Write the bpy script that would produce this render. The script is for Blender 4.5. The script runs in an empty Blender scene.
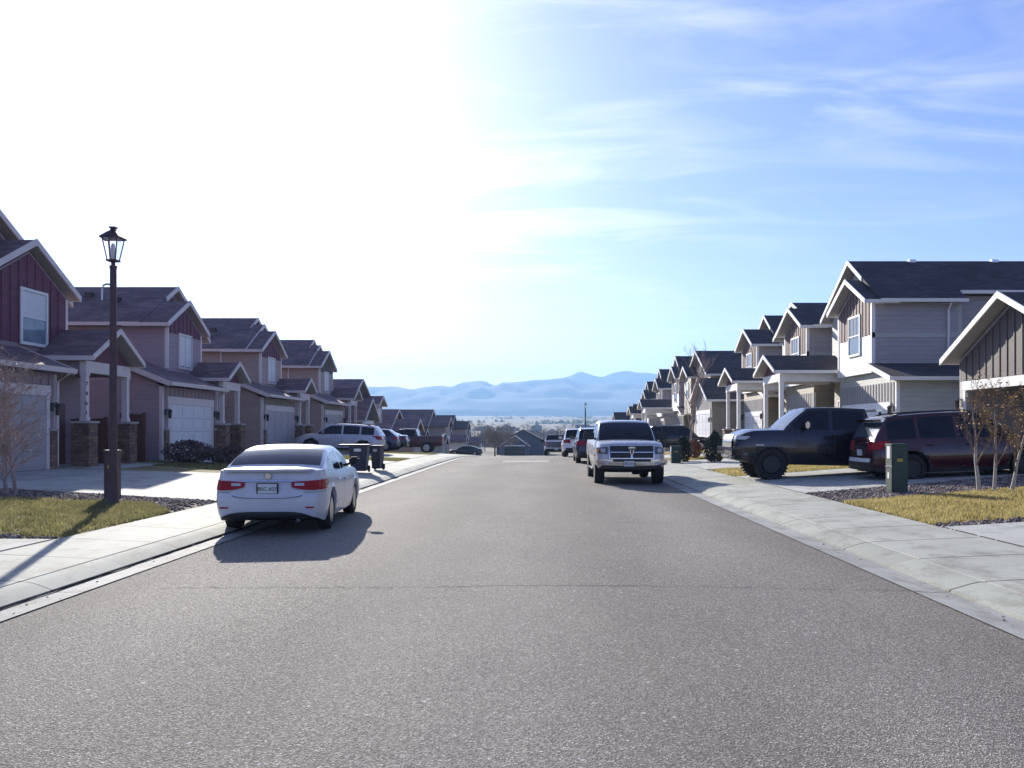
import bpy, bmesh, math, random
import numpy as np
from mathutils import Vector, Matrix, noise
R = math.radians
random.seed(7)
rng = np.random.default_rng(7)
C = bpy.context.scene
COL = C.collection
H = 1.65                                    # camera height above the road
F = 864.0                                   # focal length in pixels of a 1024 px wide frame

# ------------------------------------------------------------------ camera, sky, sun, exposure
cam = bpy.data.objects.new('camera', bpy.data.cameras.new('camera'))
COL.objects.link(cam)
cam.location = (0, 0, H)
cam.rotation_euler = (R(90), 0, 0)
cam.data.sensor_width = 36.0
cam.data.lens = 36.0 * F / 1024
cam.data.shift_x = -29 / 1024
cam.data.shift_y = 45 / 1024
cam.data.clip_start = 0.05
cam.data.clip_end = 30000
C.camera = cam

SUN_EL, SUN_AZ = 19.8, 19.2                 # azimuth to the left of the street's direction
sun_dir = Vector((-math.sin(R(SUN_AZ)) * math.cos(R(SUN_EL)), math.cos(R(SUN_AZ)) * math.cos(R(SUN_EL)), math.sin(R(SUN_EL))))
sl = bpy.data.lights.new('sun', 'SUN')
sl.energy = 4.9
sl.angle = R(0.55)
sl.color = (1.0, 0.94, 0.84)
so = bpy.data.objects.new('sun', sl)
so.rotation_euler = sun_dir.to_track_quat('Z', 'Y').to_euler()
so.location = (-30, 40, 40)
COL.objects.link(so)

C.view_settings.view_transform = 'Standard'
C.view_settings.look = 'None'
C.view_settings.gamma = 1.0
C.view_settings.exposure = 1.12

world = bpy.data.worlds.new('World')
C.world = world
world.use_nodes = True
wn, wl = world.node_tree.nodes, world.node_tree.links
wn.clear()
def wnode(t, **k):
    n = wn.new(t)
    for a, b in k.items(): setattr(n, a, b)
    return n
def wmath(op, a, b=None, c=None, clamp=False):
    n = wnode('ShaderNodeMath', operation=op, use_clamp=clamp)
    for i, v in enumerate((a, b, c)):
        if v is None: continue
        if isinstance(v, (int, float)): n.inputs[i].default_value = v
        else: wl.new(v, n.inputs[i])
    return n.outputs[0]
sky = wnode('ShaderNodeTexSky', sky_type='NISHITA', sun_disc=False)
sky.sun_elevation = R(SUN_EL)
sky.sun_rotation = R(-SUN_AZ)
sky.altitude = 1900
sky.air_density = 1.0
sky.dust_density = 0.7
sky.ozone_density = 2.0
tc = wnode('ShaderNodeTexCoord')
sep = wnode('ShaderNodeSeparateXYZ'); wl.new(tc.outputs['Generated'], sep.inputs[0])
dot = wnode('ShaderNodeVectorMath', operation='DOT_PRODUCT')
wl.new(tc.outputs['Generated'], dot.inputs[0]); dot.inputs[1].default_value = sun_dir
dpos = wmath('MAXIMUM', dot.outputs['Value'], 0.0)
den = wmath('ADD', wmath('MAXIMUM', sep.outputs[2], 0.0), 0.07)
cx = wmath('DIVIDE', sep.outputs[0], den); cy = wmath('DIVIDE', sep.outputs[1], den)
cmb = wnode('ShaderNodeCombineXYZ'); wl.new(cx, cmb.inputs[0]); wl.new(cy, cmb.inputs[1])
mp = wnode('ShaderNodeMapping'); wl.new(cmb.outputs[0], mp.inputs[0])
mp.inputs['Rotation'].default_value = (0, 0, R(24)); mp.inputs['Scale'].default_value = (0.5, 1.25, 1)
mp.inputs['Location'].default_value = (3.1, 1.7, 0)
nz = wnode('ShaderNodeTexNoise'); wl.new(mp.outputs[0], nz.inputs['Vector'])
nz.inputs['Scale'].default_value = 2.3; nz.inputs['Detail'].default_value = 9; nz.inputs['Roughness'].default_value = 0.58
nz.inputs['Distortion'].default_value = 0.9
nz2 = wnode('ShaderNodeTexNoise'); wl.new(cmb.outputs[0], nz2.inputs['Vector'])
nz2.inputs['Scale'].default_value = 0.5; nz2.inputs['Detail'].default_value = 2
cl = wmath('MULTIPLY', wmath('SUBTRACT', nz.outputs[0], 0.45), 3.2, clamp=True)
cl = wmath('MULTIPLY', cl, wmath('MULTIPLY', wmath('SUBTRACT', nz2.outputs[0], 0.33), 4.0, clamp=True), clamp=True)
cl = wmath('MULTIPLY', cl, 0.6)
# thin ice cloud scatters the sun forward: brighter towards the sun
glow = wmath('ADD', wmath('ADD', wmath('MULTIPLY', wmath('POWER', dpos, 11.0), 2.6), wmath('MULTIPLY', wmath('POWER', dpos, 26.0), 5.0)), wmath('MULTIPLY', wmath('POWER', dpos, 300.0), 120.0))
hz_ = wmath('POWER', wmath('SUBTRACT', 1.0, wmath('MAXIMUM', sep.outputs[2], 0.0), clamp=True), 13.0)
veil = wmath('ADD', glow, wmath('MULTIPLY', hz_, wmath('MULTIPLY', wmath('POWER', dpos, 5.0), 18.0)))
tint = wnode('ShaderNodeMix', data_type='RGBA', blend_type='MULTIPLY'); tint.inputs[0].default_value = 1.0
wl.new(sky.outputs[0], tint.inputs[6]); tint.inputs[7].default_value = (0.96, 0.885, 1.32, 1)
cloudv = wmath('ADD', wmath('MULTIPLY', wmath('POWER', dpos, 3.0), 7.0), 4.4)
mixc = wnode('ShaderNodeMix', data_type='RGBA'); wl.new(cl, mixc.inputs[0]); wl.new(tint.outputs[2], mixc.inputs[6]); wl.new(cloudv, mixc.inputs[7])
addg = wnode('ShaderNodeMix', data_type='RGBA', blend_type='ADD'); addg.inputs[0].default_value = 1.0
wl.new(mixc.outputs[2], addg.inputs[6]); wl.new(veil, addg.inputs[7])
bg = wnode('ShaderNodeBackground'); bg.inputs['Strength'].default_value = 0.067
wl.new(addg.outputs[2], bg.inputs['Color'])
wo = wnode('ShaderNodeOutputWorld'); wl.new(bg.outputs[0], wo.inputs['Surface'])

# ------------------------------------------------------------------ materials
MAT = {}
class NT:
    def __init__(s, name):
        s.m = bpy.data.materials.new(name); s.m.use_nodes = True
        s.n, s.l = s.m.node_tree.nodes, s.m.node_tree.links
        s.b = s.n['Principled BSDF']
    def node(s, t, **k):
        n = s.n.new(t)
        for a, b in k.items(): setattr(n, a, b)
        return n
    def coord(s, kind='Object', scale=(1, 1, 1)):
        if kind == 'World':
            v = s.node('ShaderNodeNewGeometry').outputs['Position']
        else:
            v = s.node('ShaderNodeTexCoord').outputs[kind]
        mp = s.node('ShaderNodeMapping'); mp.inputs['Scale'].default_value = scale
        s.l.new(v, mp.inputs[0]); return mp.outputs[0]
    def noise(s, v, scale, detail=4, rough=0.55):
        n = s.node('ShaderNodeTexNoise'); n.inputs['Scale'].default_value = scale
        n.inputs['Detail'].default_value = detail; n.inputs['Roughness'].default_value = rough
        s.l.new(v, n.inputs['Vector']); return n.outputs[0]
    def vor(s, v, scale, feature='F1'):
        n = s.node('ShaderNodeTexVoronoi', feature=feature); n.inputs['Scale'].default_value = scale
        s.l.new(v, n.inputs['Vector']); return n
    def ramp(s, f, stops):
        r = s.node('ShaderNodeValToRGB'); e = r.color_ramp.elements
        while len(e) < len(stops): e.new(0.5)
        for i, (p, c) in enumerate(stops):
            e[i].position = p; e[i].color = (*c, 1) if len(c) == 3 else c
        s.l.new(f, r.inputs[0]); return r.outputs[0]
    def math(s, op, a, b=None, clamp=False):
        n = s.node('ShaderNodeMath', operation=op, use_clamp=clamp)
        for i, v in enumerate((a, b)):
            if v is None: continue
            if isinstance(v, (int, float)): n.inputs[i].default_value = v
            else: s.l.new(v, n.inputs[i])
        return n.outputs[0]
    def mix(s, f, a, b, blend='MIX'):
        n = s.node('ShaderNodeMix', data_type='RGBA', blend_type=blend)
        for i, v in ((0, f), (6, a), (7, b)):
            if isinstance(v, (int, float)): n.inputs[i].default_value = v
            elif isinstance(v, tuple): n.inputs[i].default_value = (*v, 1) if len(v) == 3 else v
            else: s.l.new(v, n.inputs[i])
        return n.outputs[2]
    def bump(s, h, strength=0.3, dist=0.01):
        b = s.node('ShaderNodeBump'); b.inputs['Strength'].default_value = strength; b.inputs['Distance'].default_value = dist
        s.l.new(h, b.inputs['Height']); s.l.new(b.outputs[0], s.b.inputs['Normal'])
    def base(s, c):
        if isinstance(c, tuple): s.b.inputs['Base Color'].default_value = (*c, 1)
        else: s.l.new(c, s.b.inputs['Base Color'])
    def set(s, **k):
        for a, v in k.items():
            s.b.inputs[a.replace('_', ' ')].default_value = v
        return s

def plain(name, c, rough=0.6, var=0.12, nscale=6.0, metal=0.0, bump=0.0, bscale=60):
    t = NT(name); v = t.coord('Object')
    n = t.noise(v, nscale, 5)
    lo = tuple(x * (1 - var) for x in c); hi = tuple(min(1, x * (1 + var)) for x in c)
    t.base(t.ramp(n, [(0.3, lo), (0.7, hi)]))
    t.set(Roughness=rough, Metallic=metal)
    if bump: t.bump(t.noise(v, bscale, 3), bump, 0.01)
    MAT[name] = t.m; return t.m

def siding(name, c, lap=0.18):
    t = NT(name); v = t.coord('Object')
    sp = t.node('ShaderNodeSeparateXYZ'); t.l.new(v, sp.inputs[0])
    saw = t.math('FRACT', t.math('DIVIDE', sp.outputs[2], lap))
    n = t.noise(t.coord('Object', (1, 1, 6)), 1.4, 5)
    t.base(t.ramp(n, [(0.3, tuple(x * 0.9 for x in c)), (0.7, tuple(x * 1.08 for x in c))]))
    t.set(Roughness=0.7)
    t.bump(t.math('SUBTRACT', 1.0, saw), 1.0, 0.02)
    MAT[name] = t.m
def paint(name, c, rough=0.22, metal=0.0, coat=0.6):
    t = NT(name); n = t.noise(t.coord('Object'), 3.0, 3)
    t.base(t.ramp(n, [(0.3, tuple(x * 0.95 for x in c)), (0.7, tuple(min(1, x * 1.04) for x in c))]))
    dust = t.noise(t.coord('Object'), 9.0, 5)
    t.l.new(t.ramp(dust, [(0.3, (rough * .8,) * 3), (0.75, (rough * 1.5,) * 3)]), t.b.inputs['Roughness'])
    t.set(Metallic=metal); t.b.inputs['Specular IOR Level'].default_value = .35; t.b.inputs['Coat Weight'].default_value = coat * .6; t.b.inputs['Coat Roughness'].default_value = 0.06
    MAT[name] = t.m

siding('siding_taupe', (0.31, 0.23, 0.245)); siding('siding_mauve', (0.34, 0.255, 0.285)); siding('siding_tan', (0.39, 0.295, 0.26))
siding('siding_slate', (0.12, 0.12, 0.135)); siding('siding_white', (0.72, 0.72, 0.70)); siding('siding_olive', (0.30, 0.26, 0.20)); siding('siding_grey', (0.36, 0.33, 0.33))
siding('siding_greygreen', (0.42, 0.42, 0.38))
plain('board_taupe', (0.31, 0.235, 0.245), 0.7, .08); plain('board_maroon', (0.14, 0.045, 0.075), 0.7, .12)
plain('board_brown', (0.105, 0.083, 0.078), 0.7, .12); plain('board_grey', (0.33, 0.31, 0.30), 0.7, .08); plain('board_redbrown', (0.18, 0.115, 0.105), 0.7, .1)
plain('board_tan', (0.30, 0.24, 0.20), .7, .08); plain('board_olive', (0.29, 0.26, 0.20), .7, .08)
plain('trim_white', (0.76, 0.75, 0.73), 0.55, .05, 3); plain('trim_tan', (0.66, 0.58, 0.56), 0.55, .06, 3)
plain('soffit', (0.38, 0.35, 0.34), 0.8, .05)
plain('door_white', (0.66, 0.66, 0.67), 0.5, .05, 3); plain('door_taupe', (0.36, 0.33, 0.35), 0.5, .05, 3)
plain('front_door', (0.10, 0.05, 0.045), 0.5, .1)
plain('fence_wood', (0.13, 0.055, 0.045), 0.8, .25, 14)
plain('black_metal', (0.03, 0.024, 0.026), 0.45, .2); plain('brown_metal', (0.065, 0.03, 0.034), 0.5, .2)
plain('dark_plastic', (0.018, 0.018, 0.02), 0.55, .2); plain('rubber', (0.018, 0.017, 0.018), 0.85, .3, 20)
plain('bin_plastic', (0.032, 0.030, 0.055), 0.5, .2, 8)
plain('green_metal', (0.020, 0.044, 0.033), 0.5, .2, 5)
plain('chrome', (0.50, 0.50, 0.51), 0.16, .05, 5, 1.0); plain('alloy', (0.45, 0.45, 0.47), 0.3, .08, 5, 1.0)
plain('white_plate', (0.62, 0.64, 0.62), .5, .04); plain('plate_green', (0.02, 0.08, 0.05), .5, .05)
plain('label_yellow', (0.38, 0.32, 0.04), .5, .05); plain('label_white', (0.75, 0.75, 0.72), .5, .05)
plain('bark', (0.17, 0.13, 0.105), 0.9, .35, 24, 0, .6, 70); plain('bark_pale', (0.42, 0.37, 0.31), 0.85, .3, 24, 0, .5, 70)
plain('twig', (0.22, 0.16, 0.12), .9, .3, 9); plain('twig_pale', (0.33, 0.25, 0.22), .8, .25, 9)
plain('leaf_orange', (0.36, 0.20, 0.07), .7, .45, 5); plain('leaf_yellow', (0.46, 0.32, 0.06), .7, .4, 5)
plain('evergreen', (0.035, 0.045, 0.028), .8, .5, 4); plain('juniper', (0.11, 0.075, 0.07), .85, .5, 5)
plain('far_twig', (0.30, 0.24, 0.17), .9, .35, 1.2); plain('far_green', (0.09, 0.10, 0.06), .9, .4, 1.0)
plain('orange_shrub', (0.30, 0.14, 0.06), .85, .4, 5)
plain('soil', (0.11, 0.085, 0.075), .95, .4, 3, 0, .7, 30)
paint('paint_pearl', (0.56, 0.57, 0.60), .2); paint('paint_silver', (0.48, 0.48, 0.50), .26, .15); paint('paint_suv_silver', (0.50, 0.49, 0.52), .28, .3)
paint('paint_navy', (0.012, 0.010, 0.016), .16, 0, 1); paint('paint_maroon', (0.045, 0.004, 0.009), .16, 0, 1)
paint('paint_blue', (0.05, 0.05, 0.13), .2); paint('paint_black', (0.014, 0.013, 0.017), .18, 0, 1); paint('paint_darkred', (0.10, 0.03, 0.03), .25)
paint('paint_white', (0.82, 0.82, 0.82), .22); paint('paint_slate', (0.045, 0.045, 0.075), .2)

def glass(name, c, rough=0.04):
    t = NT(name); n = t.noise(t.coord('Object'), 2.0, 3)
    t.base(t.ramp(n, [(.3, tuple(x * .8 for x in c)), (.7, tuple(x * 1.2 for x in c))]))
    t.set(Roughness=rough); t.b.inputs['IOR'].default_value = 1.45; t.b.inputs['Specular IOR Level'].default_value = .5 if name == 'house_glass' else .32
    MAT[name] = t.m
glass('car_glass', (0.015, 0.014, 0.022)); glass('car_glass_light', (0.07, 0.085, 0.10)); glass('house_glass', (0.20, 0.26, 0.31), .03)
glass('lens_smoke', (.10, .10, .11), .06); glass('lens_red', (0.30, 0.010, 0.015), .08); glass('lens_clear', (0.45, 0.47, 0.50), .06); glass('lens_amber', (0.55, 0.20, 0.03), .1)
t = NT('lantern_glass'); t.base((0.97, 0.96, 0.94)); t.b.inputs['IOR'].default_value = 1.06; t.b.inputs['Transmission Weight'].default_value = .95
t.l.new(t.ramp(t.noise(t.coord('Object'), 12, 3), [(.3, (.03,) * 3), (.7, (.12,) * 3)]), t.b.inputs['Roughness']); MAT['lantern_glass'] = t.m

# shingles
for nm, c in (('shingle_brown', (0.155, 0.10, 0.11)), ('shingle_dark', (0.052, 0.043, 0.050))):
    t = NT(nm); v = t.coord('Object')
    sp = t.node('ShaderNodeSeparateXYZ'); t.l.new(v, sp.inputs[0])
    cm = t.node('ShaderNodeCombineXYZ'); t.l.new(sp.outputs[0], cm.inputs[0]); t.l.new(t.math('MULTIPLY', sp.outputs[2], 1.0), cm.inputs[1])
    br = t.node('ShaderNodeTexBrick'); t.l.new(cm.outputs[0], br.inputs['Vector'])
    br.inputs['Scale'].default_value = 1.0; br.inputs['Brick Width'].default_value = .3; br.inputs['Row Height'].default_value = .075
    br.inputs['Mortar Size'].default_value = .004; br.inputs['Color1'].default_value = (*[x * .8 for x in c], 1); br.inputs['Color2'].default_value = (*[x * 1.25 for x in c], 1)
    br.inputs['Mortar'].default_value = (*[x * .55 for x in c], 1)
    n = t.noise(v, .8, 5)
    t.base(t.mix(.9, t.mix(.8, br.outputs[0], t.ramp(n, [(.3, (.70,) * 3), (.7, (1.35,) * 3)]), 'MULTIPLY'), t.ramp(t.noise(t.coord('Object', (.5, 3, .5)), 1.6, 4), [(.35, (.8,) * 3), (.65, (1.2,) * 3)]), 'MULTIPLY'))
    t.set(Roughness=.88); t.bump(br.outputs['Fac'], -.4, .02); MAT[nm] = t.m

# stone / brick veneer
t = NT('stone_veneer'); v = t.coord('Object')
sp = t.node('ShaderNodeSeparateXYZ'); t.l.new(v, sp.inputs[0])
cm = t.node('ShaderNodeCombineXYZ'); t.l.new(t.math('ADD', sp.outputs[0], sp.outputs[1]), cm.inputs[0]); t.l.new(sp.outputs[2], cm.inputs[1])
br = t.node('ShaderNodeTexBrick'); t.l.new(cm.outputs[0], br.inputs['Vector']); br.inputs['Scale'].default_value = 1
br.inputs['Brick Width'].default_value = .28; br.inputs['Row Height'].default_value = .11; br.inputs['Mortar Size'].default_value = .008
br.inputs['Color1'].default_value = (.24, .15, .10, 1); br.inputs['Color2'].default_value = (.13, .075, .06, 1); br.inputs['Mortar'].default_value = (.10, .08, .07, 1)
t.base(t.mix(.7, br.outputs[0], t.ramp(t.noise(v, 5, 4), [(.3, (.6,) * 3), (.7, (1.4,) * 3)]), 'MULTIPLY')); t.set(Roughness=.9)
t.bump(br.outputs['Fac'], -.6, .03); MAT['stone_veneer'] = t.m

# asphalt: dark binder, pale worn aggregate
t = NT('asphalt'); v = t.coord('World')
vo = t.vor(v, 105); vo2 = t.vor(v, 48)
agg = t.ramp(vo.outputs['Color'], [(.0, (.09, .082, .073)), (.5, (.195, .179, .157)), (.80, (.335, .308, .27)), (1.0, (.66, .61, .55))])
big = t.ramp(t.noise(t.coord('World', (1, .35, 1)), .55, 5), [(.3, (.84, .83, .85)), (.7, (1.13, 1.12, 1.1))])
col = t.mix(1.0, agg, big, 'MULTIPLY')
spx = t.node('ShaderNodeSeparateXYZ'); t.l.new(v, spx.inputs[0])
lane = t.math('MULTIPLY', t.math('COSINE', t.math('MULTIPLY', t.math('ADD', spx.outputs[0], t.noise(t.coord('World', (1, .12, 1)), .6, 2)), 2.3)), .5)
col = t.mix(1.0, col, t.ramp(t.math('ADD', lane, .5), [(.0, (.90, .895, .89)), (1.0, (1.08, 1.08, 1.08))]), 'MULTIPLY')
oil = t.ramp(t.noise(t.coord('World', (1, .7, 1)), 1.7, 4, .6), [(.66, (1, 1, 1)), (.76, (.62, .61, .61))])
col = t.mix(.8, col, oil, 'MULTIPLY')
spk = t.math('GREATER_THAN', vo2.outputs['Color'], .95)
col = t.mix(t.math('MULTIPLY', spk, .7), col, (.60, .57, .56))
t.base(col)
t.l.new(t.ramp(t.noise(v, 60, 2), [(.3, (.75,) * 3), (.7, (1.0,) * 3)]), t.b.inputs['Roughness']); t.b.inputs['Specular IOR Level'].default_value = .15
t.bump(vo.outputs['Distance'], .55, .010); MAT['asphalt'] = t.m

def concrete(name, c, joint=1.5, off=0.0, axis=1):
    t = NT(name); v = t.coord('World')
    n = t.noise(v, .9, 6); n2 = t.noise(v, 45, 3)
    col = t.ramp(n, [(.25, tuple(x * .80 for x in c)), (.75, tuple(x * 1.12 for x in c))])
    col = t.mix(.5, col, t.ramp(n2, [(.3, (.8,) * 3), (.7, (1.2,) * 3)]), 'MULTIPLY')
    st = t.ramp(t.noise(t.coord('World', (1, .6, 1)), 2.6, 6, .68), [(.36, (.66, .64, .60)), (.50, (1, 1, 1)), (.72, (1.06, 1.05, 1.02))])
    col = t.mix(.85, col, st, 'MULTIPLY')
    slabv = t.node('ShaderNodeTexWhiteNoise', noise_dimensions='1D')
    if joint:
        sp = t.node('ShaderNodeSeparateXYZ'); t.l.new(v, sp.inputs[0])
        wob = t.math('MULTIPLY', t.math('SUBTRACT', t.noise(v, 3, 3), .5), .02)
        fr = t.math('ABSOLUTE', t.math('SUBTRACT', t.math('FRACT', t.math('DIVIDE', t.math('ADD', t.math('ADD', sp.outputs[axis], wob), off), joint)), .5))
        t.l.new(t.math('FLOOR', t.math('ADD', t.math('DIVIDE', t.math('ADD', t.math('ADD', sp.outputs[axis], wob), off), joint), .5)), slabv.inputs['W'])
        col = t.mix(1.0, col, t.ramp(slabv.outputs[0], [(0, (.88, .88, .87)), (1, (1.08, 1.08, 1.06))]), 'MULTIPLY')
        ln = t.math('LESS_THAN', t.math('SUBTRACT', .5, fr), .017 / joint)
        col = t.mix(ln, col, tuple(x * .14 for x in c))
    t.base(col); t.set(Roughness=.85); t.bump(n2, .3, .008); MAT[name] = t.m
concrete('concrete_walk', (.37, .375, .33), 1.52, .4); concrete('concrete_curb', (.33, .34, .295), 3.04, .4); concrete('concrete_gutter', (.31, .31, .295), 3.04, .4)
concrete('concrete_drive', (.40, .40, .38), 3.1, .2, 0)
plain('tar', (.02, .018, .018), 1.0, .3); MAT['tar'].node_tree.nodes['Principled BSDF'].inputs['Specular IOR Level'].default_value = 0; plain('patch_pale', (.26, .25, .24), .9, .25, 5, 0, .4, 60)

t = NT('dry_lawn'); v = t.coord('World')
t.base(t.ramp(t.noise(v, 1.1, 6), [(.3, (.15, .12, .045)), (.55, (.26, .21, .08)), (.75, (.34, .27, .11))])); t.set(Roughness=.95); t.bump(t.noise(v, 40, 3), .8, .03); MAT['dry_lawn'] = t.m
for nm, a, b, c in (('grass_straw', (.24, .20, .07), (.42, .345, .14), (.54, .46, .22)), ('grass_greenish', (.12, .125, .05), (.22, .205, .09), (.34, .30, .14))):
    t = NT(nm); v = t.coord('World')
    t.base(t.ramp(t.noise(v, 2.2, 5, .7), [(.28, a), (.5, b), (.72, c)])); t.set(Roughness=.8)
    tr = t.node('ShaderNodeBsdfTranslucent'); mx = t.node('ShaderNodeMixShader'); mx.inputs[0].default_value = .5
    t.l.new(t.b.inputs['Base Color'].links[0].from_socket, tr.inputs[0]); t.l.new(t.b.outputs[0], mx.inputs[1]); t.l.new(tr.outputs[0], mx.inputs[2])
    t.l.new(mx.outputs[0], t.n['Material Output'].inputs['Surface']); MAT[nm] = t.m
t = NT('gravel'); v = t.coord('World'); vo = t.vor(v, 7)
t.base(t.ramp(vo.outputs['Color'], [(0, (.06, .045, .045)), (.5, (.17, .13, .12)), (1, (.38, .33, .30))])); t.set(Roughness=.9); MAT['gravel'] = t.m
# open plain far away: straw fields with darker scrub
t = NT('plain_ground'); v = t.coord('World', (1, .5, 1))
n = t.noise(v, .012, 8, .62); n2 = t.noise(t.coord('World', (.35, 1, 1)), .004, 4)
c1 = t.ramp(n, [(.32, (.025, .02, .014)), (.45, (.065, .048, .03)), (.60, (.14, .105, .065)), (.72, (.26, .20, .12))])
t.base(t.mix(t.ramp(n2, [(.45, (0, 0, 0)), (.62, (.7, .7, .7))]), c1, (.11, .09, .06))); t.set(Roughness=.95); MAT['plain_ground'] = t.m
t = NT('mountain'); v = t.coord('World')
t.base(t.ramp(t.noise(v, .004, 7), [(.3, (.03, .04, .05)), (.6, (.045, .055, .062)), (.8, (.07, .075, .075))])); t.set(Roughness=1); MAT['mountain'] = t.m

# ------------------------------------------------------------------ mesh helpers
class MB:
    def __init__(s): s.v = []; s.f = []; s.m = []
    def add(s, vs, fs, mi=0):
        o = len(s.v); s.v += [tuple(p) for p in vs]
        s.f += [tuple(i + o for i in f) for f in fs]; s.m += [mi] * len(fs); return s
    def quad(s, a, b, c, d, mi=0): return s.add([a, b, c, d], [(0, 1, 2, 3)], mi)
    def box(s, x0, x1, y0, y1, z0, z1, mi=0):
        x0, x1 = sorted((x0, x1)); y0, y1 = sorted((y0, y1)); z0, z1 = sorted((z0, z1))
        return s.add([(x0, y0, z0), (x1, y0, z0), (x1, y1, z0), (x0, y1, z0), (x0, y0, z1), (x1, y0, z1), (x1, y1, z1), (x0, y1, z1)],
                     [(0, 3, 2, 1), (4, 5, 6, 7), (0, 1, 5, 4), (1, 2, 6, 5), (2, 3, 7, 6), (3, 0, 4, 7)], mi)
    def prism(s, poly, d, mi=0, mside=None):
        """planar polygon (3d points) extruded by vector d"""
        n = len(poly); d = Vector(d)
        vs = [Vector(p) for p in poly] + [Vector(p) + d for p in poly]
        s.add(vs, [tuple(range(n - 1, -1, -1)), tuple(range(n, 2 * n))], mi)
        o = len(s.v) - 2 * n
        for i in range(n):
            j = (i + 1) % n
            s.f.append((o + i, o + j, o + n + j, o + n + i)); s.m.append(mi if mside is None else mside[i])
        return s
    def tube(s, pts, rad, n=8, mi=0, cap=True):
        pts = [Vector(p) for p in pts]
        if isinstance(rad, (int, float)): rad = [rad] * len(pts)
        o = len(s.v); k = len(pts)
        for i, p in enumerate(pts):
            d = (pts[min(i + 1, k - 1)] - pts[max(i - 1, 0)]).normalized()
            a = d.cross(Vector((0, 0, 1)) if abs(d.z) < .9 else Vector((1, 0, 0))).normalized(); b = d.cross(a)
            for j in range(n):
                t = 2 * math.pi * j / n
                s.v.append(tuple(p + (a * math.cos(t) + b * math.sin(t)) * rad[i]))
        for i in range(k - 1):
            for j in range(n):
                s.f.append((o + i * n + j, o + i * n + (j + 1) % n, o + (i + 1) * n + (j + 1) % n, o + (i + 1) * n + j)); s.m.append(mi)
        if cap:
            s.f.append(tuple(o + j for j in range(n))); s.f.append(tuple(o + (k - 1) * n + j for j in range(n))); s.m += [mi, mi]
        return s
    def lathe(s, prof, n=24, axis='z', c=(0, 0, 0), mi=0, phase=0.0):
        o = len(s.v); k = len(prof)
        for r, h in prof:
            for j in range(n):
                t = 2 * math.pi * j / n + phase
                if axis == 'z': p = (r * math.cos(t), r * math.sin(t), h)
                elif axis == 'y': p = (r * math.cos(t), h, r * math.sin(t))
                else: p = (h, r * math.cos(t), r * math.sin(t))
                s.v.append((p[0] + c[0], p[1] + c[1], p[2] + c[2]))
        for i in range(k - 1):
            for j in range(n):
                s.f.append((o + i * n + j, o + i * n + (j + 1) % n, o + (i + 1) * n + (j + 1) % n, o + (i + 1) * n + j)); s.m.append(mi)
        for i in (0, k - 1):
            if prof[i][0] > 1e-5: s.f.append(tuple(o + i * n + j for j in range(n))); s.m.append(mi)
        return s
    def build(s, name, mats, parent=None, smooth=None, bevel=0.0, recalc=True):
        if isinstance(mats, str): mats = [mats]
        me = bpy.data.meshes.new(name)
        off = Vector((0, 0, 0)); q = parent
        while q is not None: off += q.location; q = q.parent
        me.from_pydata([(p[0] - off.x, p[1] - off.y, p[2] - off.z) for p in s.v], [], s.f)
        for m in mats: me.materials.append(MAT[m])
        me.polygons.foreach_set('material_index', s.m)
        if recalc or bevel:
            bm = bmesh.new(); bm.from_mesh(me)
            bmesh.ops.remove_doubles(bm, verts=bm.verts, dist=1e-5)
            bmesh.ops.recalc_face_normals(bm, faces=bm.faces)
            if bevel:
                ed = [e for e in bm.edges if len(e.link_faces) == 2 and e.calc_face_angle(0) > .5]
                bmesh.ops.bevel(bm, geom=ed, offset=bevel, segments=2, affect='EDGES', clamp_overlap=True)
            bm.to_mesh(me); bm.free()
        if smooth is not None:
            me.polygons.foreach_set('use_smooth', [True] * len(me.polygons)); me.set_sharp_from_angle(angle=R(smooth))
        o = bpy.data.objects.new(name, me); COL.objects.link(o)
        if parent is not None: o.parent = parent
        return o
def tag(o, label=None, cat=None, group=None, kind=None):
    if label: o['label'] = label
    if cat: o['category'] = cat
    if group: o['group'] = group
    if kind: o['kind'] = kind
    return o
def empty(name, loc=(0, 0, 0), label=None, cat=None, group=None, rz=0):
    o = bpy.data.objects.new(name, None); COL.objects.link(o); o.location = loc; o.rotation_euler = (0, 0, rz)
    o.empty_display_size = .2
    return tag(o, label, cat, group)
def structure(o): o['kind'] = 'structure'; return o
def stuff(o): o['kind'] = 'stuff'; return o
def copy_tree(o, parent=None):
    c = o.copy(); COL.objects.link(c)
    if parent is not None: c.parent = parent
    for ch in o.children: copy_tree(ch, c)
    return c
def fast_mesh(name, verts, faces, mat, parent=None):
    """big numpy triangle / quad mesh"""
    me = bpy.data.meshes.new(name); nv, (nf, k) = len(verts), faces.shape
    me.vertices.add(nv); me.vertices.foreach_set('co', np.asarray(verts, np.float32).ravel())
    me.loops.add(nf * k); me.loops.foreach_set('vertex_index', faces.astype(np.int32).ravel())
    me.polygons.add(nf); me.polygons.foreach_set('loop_start', np.arange(0, nf * k, k, dtype=np.int32))
    me.polygons.foreach_set('loop_total', np.full(nf, k, np.int32))
    for m in ([mat] if isinstance(mat, str) else mat): me.materials.append(MAT[m])
    me.update(); me.validate()
    o = bpy.data.objects.new(name, me); COL.objects.link(o)
    if parent is not None: o.parent = parent
    return o
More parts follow.
